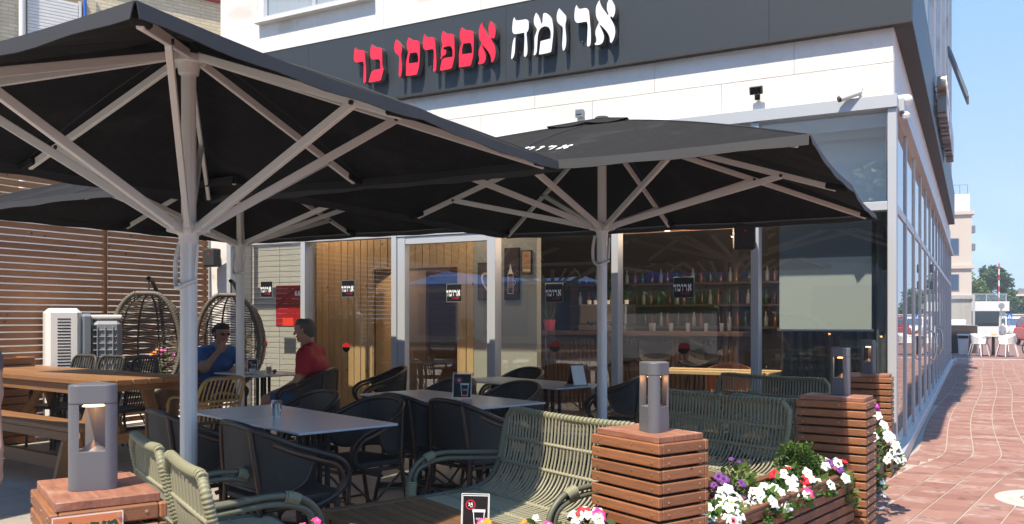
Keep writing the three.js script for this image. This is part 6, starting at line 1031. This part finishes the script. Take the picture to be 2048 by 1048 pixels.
{ // passer-by at the frame's edge: only an arm and hand come into view
  const b = [[[-0.08, 0.95, 0], [0.08, 0.95, 0], 0.12, 0.12, 2], [[0, 1.0, 0], [0, 1.25, 0], 0.13, 0.13, 1], [[-0.13, 1.4, 0], [0.13, 1.4, 0], 0.085, 0.085, 1], [[0, 1.42, 0], [0, 1.5, 0.01], 0.07, 0.056, 0], [[0, 1.48, 0.01], [0, 1.56, 0.02], 0.055, 0.055, 0]];
  b.push([[0.19, 1.39, 0], [0.245, 1.2, 0.0], 0.068, 0.055, 1], [[0.245, 1.2, 0], [0.262, 1.1, 0.01], 0.045, 0.042, 0], [[0.262, 1.1, 0.01], [0.365, 0.91, 0.13], 0.042, 0.028, 0]);
  b.push([[-0.19, 1.39, 0], [-0.24, 1.12, -0.03], 0.068, 0.045, 1], [[-0.24, 1.12, -0.03], [-0.25, 0.88, -0.05], 0.042, 0.028, 0]);
  for (const s of [-1, 1]) b.push([[s * 0.09, 0.92, 0], [s * 0.1, 0.5, 0.02 * s], 0.095, 0.065, 2], [[s * 0.1, 0.5, 0.02 * s], [s * 0.105, 0.1, -0.03], 0.062, 0.042, 2], [[s * 0.105, 0.05, -0.04], [s * 0.12, 0.035, 0.16], 0.045, 0.036, 5]);
  person('standing passer-by at the edge of the frame, only a bare forearm and hand showing', -2.602, 6.928, 28, b, [hand([0.365, 0.91, 0.13], [0.1, -1, 0.15], [-1, 0, 0.1], 1, 0.5), hand([-0.25, 0.88, -0.05], [0, -1, 0.05], [1, 0, 0], -1, 0.5)], { c: [0, 1.64, 0.03], f: [0, 0, 1] }, [[0.52, 0.3, 0.22], [0.12, 0.12, 0.13], [0.05, 0.06, 0.09], [0.05, 0.035, 0.025], LIP, [0.1, 0.1, 0.1]]);
}
// ---------------------------------------------------------------- far end of the footpath
function tree(name, label, x, z, h, r, trunkH, mat, n = 2600, leafS = 0.22) {
  const T = thing(name, label, 'tree', [x, 0, z], 0);
  const lim = []; for (let i = 0; i < 6; i++) { const a = i * 1.05 + rr(0, 0.5); lim.push(rod([0, trunkH * 0.85, 0], [Math.cos(a) * r * 0.55, trunkH + (h - trunkH) * rr(0.25, 0.6), Math.sin(a) * r * 0.55], 0.09 * h / 7, 6, 0.03)); }
  mesh('trunk', [rod([0, 0, 0], [0, trunkH, 0], 0.2 * h / 7, 10, 0.13 * h / 7), ...lim], M.bark, T);
  const cl = []; for (let i = 0; i < 46; i++) { const d = V(rr(-1, 1), rr(-0.7, 1), rr(-1, 1)).normalize().multiplyScalar(rr(0.35, 1)); cl.push([V(d.x * r, trunkH + (h - trunkH) * (0.45 + d.y * 0.5), d.z * r), rr(0.12, 0.3) * r]); }
  mesh('crown', leaves(n, () => { const [c, q] = cl[Math.floor(rnd() * cl.length)], o = V(rr(-1, 1), rr(-1, 1), rr(-1, 1)).normalize().multiplyScalar(q * Math.cbrt(rnd())); return { p: c.clone().add(o), dir: V(rr(-1, 1), rr(-0.6, 0.8), rr(-1, 1)), s: leafS * rr(0.7, 1.4) }; }), mat, T);
}
const wp = (px, D) => { const u = (px - 1024) / 1713; return [0.65 + D * (-0.4752 + 0.8799 * u), 8.56 - D * (0.8799 + 0.4752 * u)]; };
{
  const [t1, t2, t3, t4, t5] = [wp(1986, 105), wp(1948, 100), wp(2022, 125), wp(2052, 130), wp(1925, 110)];
  tree('pine_tree', 'tall dark round pine beyond the white kiosk', ...t1, 8.6, 2.7, 1.6, M.leaf[0], 7200, 0.3);
  tree('street_tree', 'yellow-green tree behind the beige tower', ...t2, 7.2, 2.1, 1.4, M.leaf[3], 4200, 0.24);
  tree('street_tree', 'green tree on the slope behind the parked cars', ...t3, 6.4, 2.4, 1.0, M.leaf[0], 3400, 0.3);
  tree('street_tree', 'green tree at the frame edge behind the canopy', ...t4, 6.2, 2.8, 1.0, M.leaf[2], 3400, 0.3);
  tree('street_tree', 'green tree half hidden by the cafe wall', ...t5, 6.0, 1.8, 1.4, M.leaf[3], 2600, 0.26);
  for (let i = 0; i < 5; i++) { const q = wp(1960 + i * 28, 150 + i * 4); tree('hill_tree', 'small tree in the wooded slope on the skyline, ' + ['first', 'second', 'third', 'fourth', 'fifth'][i] + ' from the beige tower', ...q, 5.6 + rr(-0.5, 1), 3, 0.8, M.leaf[i % 3], 2200, 0.4); }
  // white kiosk with glass roof rail
  const [kx, kz] = wp(1962, 70), K = thing('white_kiosk', 'low white building with a wide window and glass roof rail', 'building', [kx, 0, kz], 28 * D2R);
  mesh('wall', [bb(-6, 0, -5, 2.0, 0.75, 0), bb(-6, 0.75, -5, -2.2, 2.0, 0), bb(1.5, 0.75, -5, 2.0, 2.0, 0), bb(-2.2, 0.75, -5, 1.5, 2.0, -4.5)], M.white, K); mesh('roof_slab', bb(-6.2, 2.0, -5.2, 2.2, 2.8, 0.2), M.white, K);
  for (const [a, b] of [[-2.2, -0.6], [-0.55, 1.5]]) mesh('pane', bb(a, 0.76, -0.1, b, 1.99, -0.09), M.glassSide, K); mesh('rail_post', [-1.2, 0.4, 2.0].map((x) => bb(x - 0.03, 2.8, 0.05, x + 0.03, 3.4, 0.1)), M.frame, K); mesh('roof_rail', bb(-6, 3.36, 0.04, 2.1, 3.42, 0.11), M.frame, K); mesh('rail_glass', bb(-6, 2.86, 0.07, 2.0, 3.34, 0.08), M.glass, K);
  // beige tower block
  const [bx0, bz0] = wp(1921, 62), B = thing('beige_tower', 'beige apartment tower with ledges beyond the cafe', 'building', [bx0, 0, bz0], 10 * D2R), bg = std({ color: lin(0.56, 0.51, 0.45), roughness: 0.85 });
  mesh('wall', bb(-6, 0, -6, 0.72, 8.9, 0), bg, B); mesh('top_storey', bb(-6, 9.15, -6, 0.62, 10.4, -0.1), M.white, B); for (const y of [8.9, 5.0, 2.8]) mesh('ledge', bb(-6, y, -6, 0.92, y + 0.25, 0.15), bg, B); for (const y of [6.3, 7.6]) mesh('air_conditioner', bb(0.73, y, -0.9, 1.0, y + 0.5, -0.2), M.frameDark, B); mesh('roof_rail', [0, 1, 2, 3].map((i) => rod([0.5 - i * 0.5, 10.4, -0.3], [0.5 - i * 0.5, 11.1, -0.3], 0.02)).concat([rod([-2, 11.1, -0.3], [0.5, 11.1, -0.3], 0.02)]), M.frameDark, B);
  for (const y of [3.4, 6.0]) { const w = mesh('window', bb(-0.9, y, 0.0, -0.1, y + 1.2, 0.04), M.frameDark, B); mesh('pane', bb(-0.85, y + 0.05, 0.041, -0.15, y + 1.15, 0.045), M.darkPane, w); }
  // striped mast, round sign back, crossing sign
  const [mx, mz] = wp(1998, 90), mast = thing('striped_mast', 'thin red and white striped mast above the white kiosk', 'mast', [mx, 0, mz]); for (let i = 0; i < 12; i++) mesh('section', cyl(0.07, 0.07, 0.598, 8, 0, 0.3 + i * 0.6, 0), i % 2 ? M.red : M.white, mast);
  const [rx, rz] = wp(2003, 48), rs = thing('round_sign', 'round grey back of a street sign beside the white kiosk', 'sign', [rx, 0, rz], 28 * D2R); mesh('disc', new THREE.CylinderGeometry(0.17, 0.17, 0.02, 24).rotateX(Math.PI / 2).translate(0, 2.08, 0), M.grey, rs); mesh('post', cyl(0.03, 0.03, 2.1, 8, 0, 1.05, -0.04), M.grey, rs);
  const [zx, zz] = wp(2019, 52), zs = thing('crossing_sign', 'blue square pedestrian crossing sign above the parked cars', 'sign', [zx, 0, zz], 28 * D2R); mesh('plate', new THREE.PlaneGeometry(0.34, 0.34).translate(0, 1.5, 0), std({ map: canv(64, 64, (g) => { g.fillStyle = '#1b6fc8'; g.fillRect(0, 0, 64, 64); g.fillStyle = '#f2f6fa'; g.beginPath(); g.moveTo(32, 8); g.lineTo(58, 54); g.lineTo(6, 54); g.fill(); g.fillStyle = '#16202c'; g.fillRect(29, 22, 6, 6); g.fillRect(28, 29, 8, 12); g.fillRect(25, 40, 4, 10); g.fillRect(35, 40, 4, 10); }), roughness: 0.5 }), zs); mesh('post', cyl(0.03, 0.03, 1.4, 8, 0, 0.7, -0.05), M.grey, zs);
  // low pale wall behind the parked cars
  const [lx, lz] = wp(2040, 85), lw = thing('boundary_wall', 'low cream boundary wall behind the parked cars', 'wall', [lx, 0, lz], 28 * D2R); mesh('wall_panel', bb(-2.0, 0, 0, 12, 1.75, 0.3), std({ color: lin(0.62, 0.58, 0.5), roughness: 0.85 }), lw); mesh('coping', bb(-2.05, 1.75, -0.05, 12, 1.85, 0.35), M.stone, lw);
  // glazed windbreak at the end of the shopfront
  const gx = thing('glass_windbreak', 'grey framed glass windbreak at the end of the shopfront', 'screen', [0, 0, -31.5]); mesh('post', cbox(0.09, 2.35, 0.09, 0.005, 0.62, 1.175, 0), M.frame, gx); mesh('beam', cbox(2.6, 0.09, 0.09, 0.005, -0.73, 2.305, 0), M.frame, gx); mesh('pane', bb(-2, 0.9, -0.01, 0.57, 2.25, 0), M.glass, gx); mesh('panel', cbox(2.5, 0.8, 0.06, 0.005, -0.75, 0.5, 0), M.frameDark, gx);
  // white chairs and table
  const tb = thing('white_table', 'white table among the white chairs at the end of the footpath', 'table', [1.25, 0, -27.35]); mesh('table_top', cyl(0.42, 0.42, 0.03, 28, 0, 0.73, 0), M.white, tb); mesh('pedestal', [cyl(0.05, 0.06, 0.7, 12, 0, 0.37, 0), cyl(0.25, 0.26, 0.03, 20, 0, 0.016, 0)], M.bamboo, tb); mesh('napkin_box', cbox(0.18, 0.06, 0.12, 0.01, 0.02, 0.776, 0), std({ color: lin(0.7, 0.3, 0.12), roughness: 0.6 }), tb);
  const wc = thing('white_chair', 'white moulded chair at the far table, nearest the litter bin', 'chair', [0.78, 0, -26.95], 1.0, 'white chairs at the far table');
  mesh('shell', slab(18, 10, (u, v) => { const a = (u - 0.5) * 4.4; return [0.27 * Math.sin(a) * (0.85 + 0.15 * v), 0.44 + v * (0.38 - 0.16 * Math.pow(Math.abs(u - 0.5) * 2, 2)), -0.25 * Math.cos(a) * (0.8 + 0.25 * v)]; }, 0.022), M.white, wc); mesh('seat', cyl(0.25, 0.22, 0.03, 24, 0, 0.44, 0), M.white, wc);
  for (const [a, b] of [[-1, -1], [1, -1], [-1, 1], [1, 1]]) mesh('leg', rod([a * 0.17, 0.44, b * 0.17], [a * 0.24, 0, b * 0.25], 0.018, 8, 0.014), M.white, wc);
  dup(wc, [0.86, 0, -27.8], 2.2, 'white moulded chair behind the far table, toward the shopfront'); dup(wc, [1.66, 0, -26.85], -0.9, 'white moulded chair at the far table, nearest the parked cars'); dup(wc, [1.72, 0, -27.8], -2.3, 'white moulded chair behind the far table, toward the parked cars');
  const bn = thing('litter_bin', 'white litter bin with dark lid at the end of the shopfront', 'bin', [0.27, 0, -28.4]); mesh('bin', new THREE.CylinderGeometry(0.27, 0.22, 0.72, 4, 1).rotateY(Math.PI / 4).translate(0, 0.36, 0), M.white, bn); mesh('lid', cbox(0.42, 0.05, 0.42, 0.01, 0, 0.75, 0), M.white, bn); mesh('flap', cbox(0.36, 0.1, 0.02, 0.005, 0, 0.66, 0.2), M.plastic, bn);
  const ct = thing('service_counter', 'dark service counter with white crates behind the litter bin', 'counter', [0.1, 0, -30.3]); mesh('body', cbox(1.3, 1.05, 0.6, 0.01, 0, 0.53, 0), std({ color: lin(0.06, 0.045, 0.04), roughness: 0.5 }), ct); mesh('counter_top', cbox(1.34, 0.04, 0.64, 0.005, 0, 1.08, 0), M.frameDark, ct); mesh('crate', cbox(0.7, 0.22, 0.4, 0.02, -0.1, 1.21, 0), M.white, ct);
  // street canopy on the far side of the path
  const [cx0, cz0] = wp(2036, 28), cn = thing('kiosk_canopy', 'grey flat canopy with dark post at the edge of the frame', 'canopy', [cx0, 0, cz0], -32 * D2R); mesh('roof', bb(0, 2.08, -1.5, 3, 2.34, 0.0), M.grey, cn); mesh('fascia_edge', bb(-0.04, 2.1, 0.001, 3, 2.16, 0.04), M.stone, cn); mesh('post', bb(0.16, 0, -0.25, 0.32, 2.08, -0.1), M.core, cn);
  const bi = thing('bicycle', 'bicycle parked under the canopy, front wheel showing', 'bicycle', [2.42, 0, -26.4], 20 * D2R);
  for (const x of [0, 1.05]) { const w = mesh('wheel', new THREE.TorusGeometry(0.32, 0.02, 8, 32).translate(x, 0.34, 0), M.plastic, bi); mesh('spokes', mg(Array.from({ length: 10 }, (_, i) => rod([x, 0.34, 0], [x + Math.cos(i * 0.628) * 0.31, 0.34 + Math.sin(i * 0.628) * 0.31, 0], 0.002, 4))), M.steel, w).userData.kind = 'stuff'; }
  mesh('frame', [rod([0, 0.34, 0], [0.2, 0.85, 0], 0.018), rod([0.2, 0.8, 0], [0.62, 0.72, 0], 0.018), rod([0.18, 0.72, 0], [0.55, 0.32, 0], 0.018), rod([0.55, 0.32, 0], [0.64, 0.82, 0], 0.018), rod([0.55, 0.32, 0], [1.05, 0.34, 0], 0.012), rod([0.62, 0.72, 0], [1.05, 0.34, 0], 0.012)], M.red, bi); mesh('handlebar', rod([0.2, 0.92, -0.25], [0.2, 0.92, 0.25], 0.014), M.plastic, bi); mesh('saddle', cbox(0.24, 0.05, 0.13, 0.02, 0.66, 0.86, 0), M.plastic, bi);
}
function car(label, x, z, deg, paint) {
  const T = thing('parked_car', label, 'car', [x, 0, z], deg * D2R, 'parked cars'), m = std({ color: lin(...paint), roughness: 0.25, metalness: 0.1 });
  const ext = (pts, w, b) => { const s = new THREE.Shape(pts.map((p) => new THREE.Vector2(...p))); return new THREE.ExtrudeGeometry(s, { depth: w - 2 * b, bevelEnabled: true, bevelSize: b, bevelOffset: -b, bevelThickness: b, bevelSegments: 3 }).translate(0, 0, -w / 2 + b); };
  mesh('body', ext([[-1.95, 0.3], [-1.98, 0.62], [-1.85, 0.82], [-1.0, 0.93], [1.35, 0.95], [1.85, 0.88], [1.95, 0.6], [1.92, 0.3]], 1.68, 0.08), m, T); mesh('cabin', ext([[-1.0, 0.9], [-0.45, 1.38], [0.9, 1.44], [1.5, 1.3], [1.75, 0.9]], 1.5, 0.12), M.darkPane, T); mesh('roof', ext([[-0.42, 1.38], [-0.3, 1.45], [0.9, 1.49], [1.4, 1.36], [0.9, 1.42]], 1.36, 0.02), m, T);
  for (const s of [-1, 1]) { mesh('pillar', [bar([-1.0, 0.93, s * 0.74], [-0.42, 1.4, s * 0.68], 0.05, 0.05), bar([0.3, 0.93, s * 0.76], [0.3, 1.44, s * 0.69], 0.06, 0.05), bar([1.6, 0.93, s * 0.74], [1.35, 1.36, s * 0.68], 0.09, 0.05)], m, T); mesh('headlight', new THREE.SphereGeometry(0.13, 14, 10).scale(0.5, 0.7, 1.1).translate(-1.92, 0.66, s * 0.58), M.letterWhite, T); mesh('tail_light', cbox(0.06, 0.22, 0.2, 0.02, 1.92, 0.7, s * 0.68), M.red, T); mesh('mirror', cbox(0.1, 0.1, 0.16, 0.03, -0.75, 0.98, s * 0.9), m, T);
    for (const x0 of [-1.25, 1.2]) { const w = mesh('wheel', new THREE.TorusGeometry(0.24, 0.085, 10, 28).translate(x0, 0.32, s * 0.76), M.plastic, T); mesh('rim', new THREE.CylinderGeometry(0.2, 0.2, 0.14, 20).rotateX(Math.PI / 2).translate(x0, 0.32, s * 0.77), M.steel, w); } }
  mesh('number_plate', cbox(0.02, 0.1, 0.42, 0.004, -1.99, 0.48, 0), std({ color: lin(0.75, 0.55, 0.05), roughness: 0.5 }), T); mesh('bumper', cbox(0.12, 0.16, 1.6, 0.04, -1.93, 0.4, 0), M.plastic, T);
  return T;
}
{
  let q = wp(2082, 43); car('red hatchback parked at the edge of the frame', q[0], q[1], 100, [0.6, 0.01, 0.03]);
  q = wp(2034, 56); car('white car parked behind the red hatchback', q[0], q[1], 95, [0.75, 0.75, 0.75]);
  q = wp(2008, 76); car('yellow car parked far down the street', q[0], q[1], 92, [0.7, 0.42, 0.02]);
  // the car park alongside, seen mirrored in the side glass
  car('red car across the footpath, mirrored in the side glass', 9.0, -9, 10, [0.55, 0.01, 0.04]); car('white car across the footpath, mirrored in the side glass', 9.2, -12, 8, [0.75, 0.75, 0.75]); car('silver car across the footpath, mirrored in the side glass', 9.1, -15, 5, [0.5, 0.5, 0.52]);
  tree('street_tree', 'leafy tree across the car park, mirrored in the side glass', 17, -14, 7, 3, 2, M.leaf[1], 2600, 0.4); tree('street_tree', 'second leafy tree across the car park, mirrored in the side glass', 18, -22, 7.5, 3.4, 2, M.leaf[0], 2600, 0.4);
  // street behind the camera, mirrored in the shopfront
  car('dark blue car in the street, mirrored in the shopfront', -5, 19, 0, [0.02, 0.03, 0.08]); car('white car in the street, mirrored in the shopfront', 1.5, 19.5, 3, [0.7, 0.7, 0.7]);
  tree('street_tree', 'street tree mirrored in the shopfront glass', -1.0, 24, 7.5, 3, 2.4, M.leaf[1], 3000, 0.4); tree('street_tree', 'larger street tree mirrored in the shopfront glass', -13, 25, 8.5, 3.6, 2.6, M.leaf[0], 3000, 0.42);
  const O = thing('street_building', 'shop building across the street, mirrored in the shopfront', 'building', [-6, 0, 33]); mesh('wall', bb(-24, 0, 0, 24, 9.5, 8), std({ color: lin(0.55, 0.51, 0.45), roughness: 0.9 }), O); mesh('cornice', bb(-24.2, 9.5, -0.2, 24.2, 9.9, 8), M.stone, O);
  for (let x = -22; x < 23; x += 4.4) for (const y of [0.4, 3.9, 6.9]) { const w = mesh('window', bb(x, y, -0.06, x + 2.8, y + (y < 1 ? 2.5 : 1.6), -0.01), M.frameDark, O); mesh('pane', bb(x + 0.08, y + 0.08, -0.075, x + 2.72, y + (y < 1 ? 2.42 : 1.52), -0.065), M.darkPane, w); }
  // planted wall and blue parasol on the far kerb, mirrored in the panes
  { const hw = thing('planted_wall', 'pale street planter with bushes, mirrored in the shopfront', 'planter', [-7.2, 0, 14.6]); mesh('trough', bb(-1.6, 0, -0.3, 1.6, 1.5, 0.3), std({ color: lin(0.6, 0.54, 0.48), roughness: 0.85 }), hw); mesh('foliage', leaves(3600, () => ({ p: V(rr(-1.6, 1.6), 1.5 + Math.abs(rr(-0.5, 0.6)) * rr(0.2, 1.2), rr(-0.35, 0.35)), dir: V(rr(-1, 1), rr(0, 1), rr(-1, 1)), s: rr(0.08, 0.16) })), M.leaf[1], hw);
    const bu = thing('blue_parasol', 'blue market parasol in the street, mirrored in the shopfront', 'parasol', [-11.0, 0, 15.2]), bm2 = std({ color: lin(0.03, 0.2, 0.62), roughness: 0.7 }); mesh('canopy', new THREE.ConeGeometry(1.9, 0.6, 8, 4, true).translate(0, 2.75, 0), bm2, bu); mesh('pole', cyl(0.03, 0.03, 2.9, 10, 0, 1.45, 0), M.pole, bu); for (let k = 0; k < 8; k++) mesh('rib', rod([0, 3.0, 0], [Math.sin(k * 0.785) * 1.85, 2.45, Math.cos(k * 0.785) * 1.85], 0.012), M.metal, bu); mesh('base', cyl(0.3, 0.32, 0.1, 20, 0, 0.05, 0), M.grey, bu); dup(bu, [-14.5, 0, 15.6], 0.3, 'second blue market parasol in the street, mirrored in the shopfront'); }
  const blue = std({ color: lin(0.03, 0.16, 0.5), roughness: 0.7 }); mesh('awning', [bar([-16, 3.3, -1.2], [-2, 3.3, -1.2], 0.06, 0.35), uvm(new THREE.BoxGeometry(14, 0.05, 1.5)).rotateX(-0.35).translate(-9, 3.5, -0.65)], blue, O);
}
renderer.render(scene, camera);
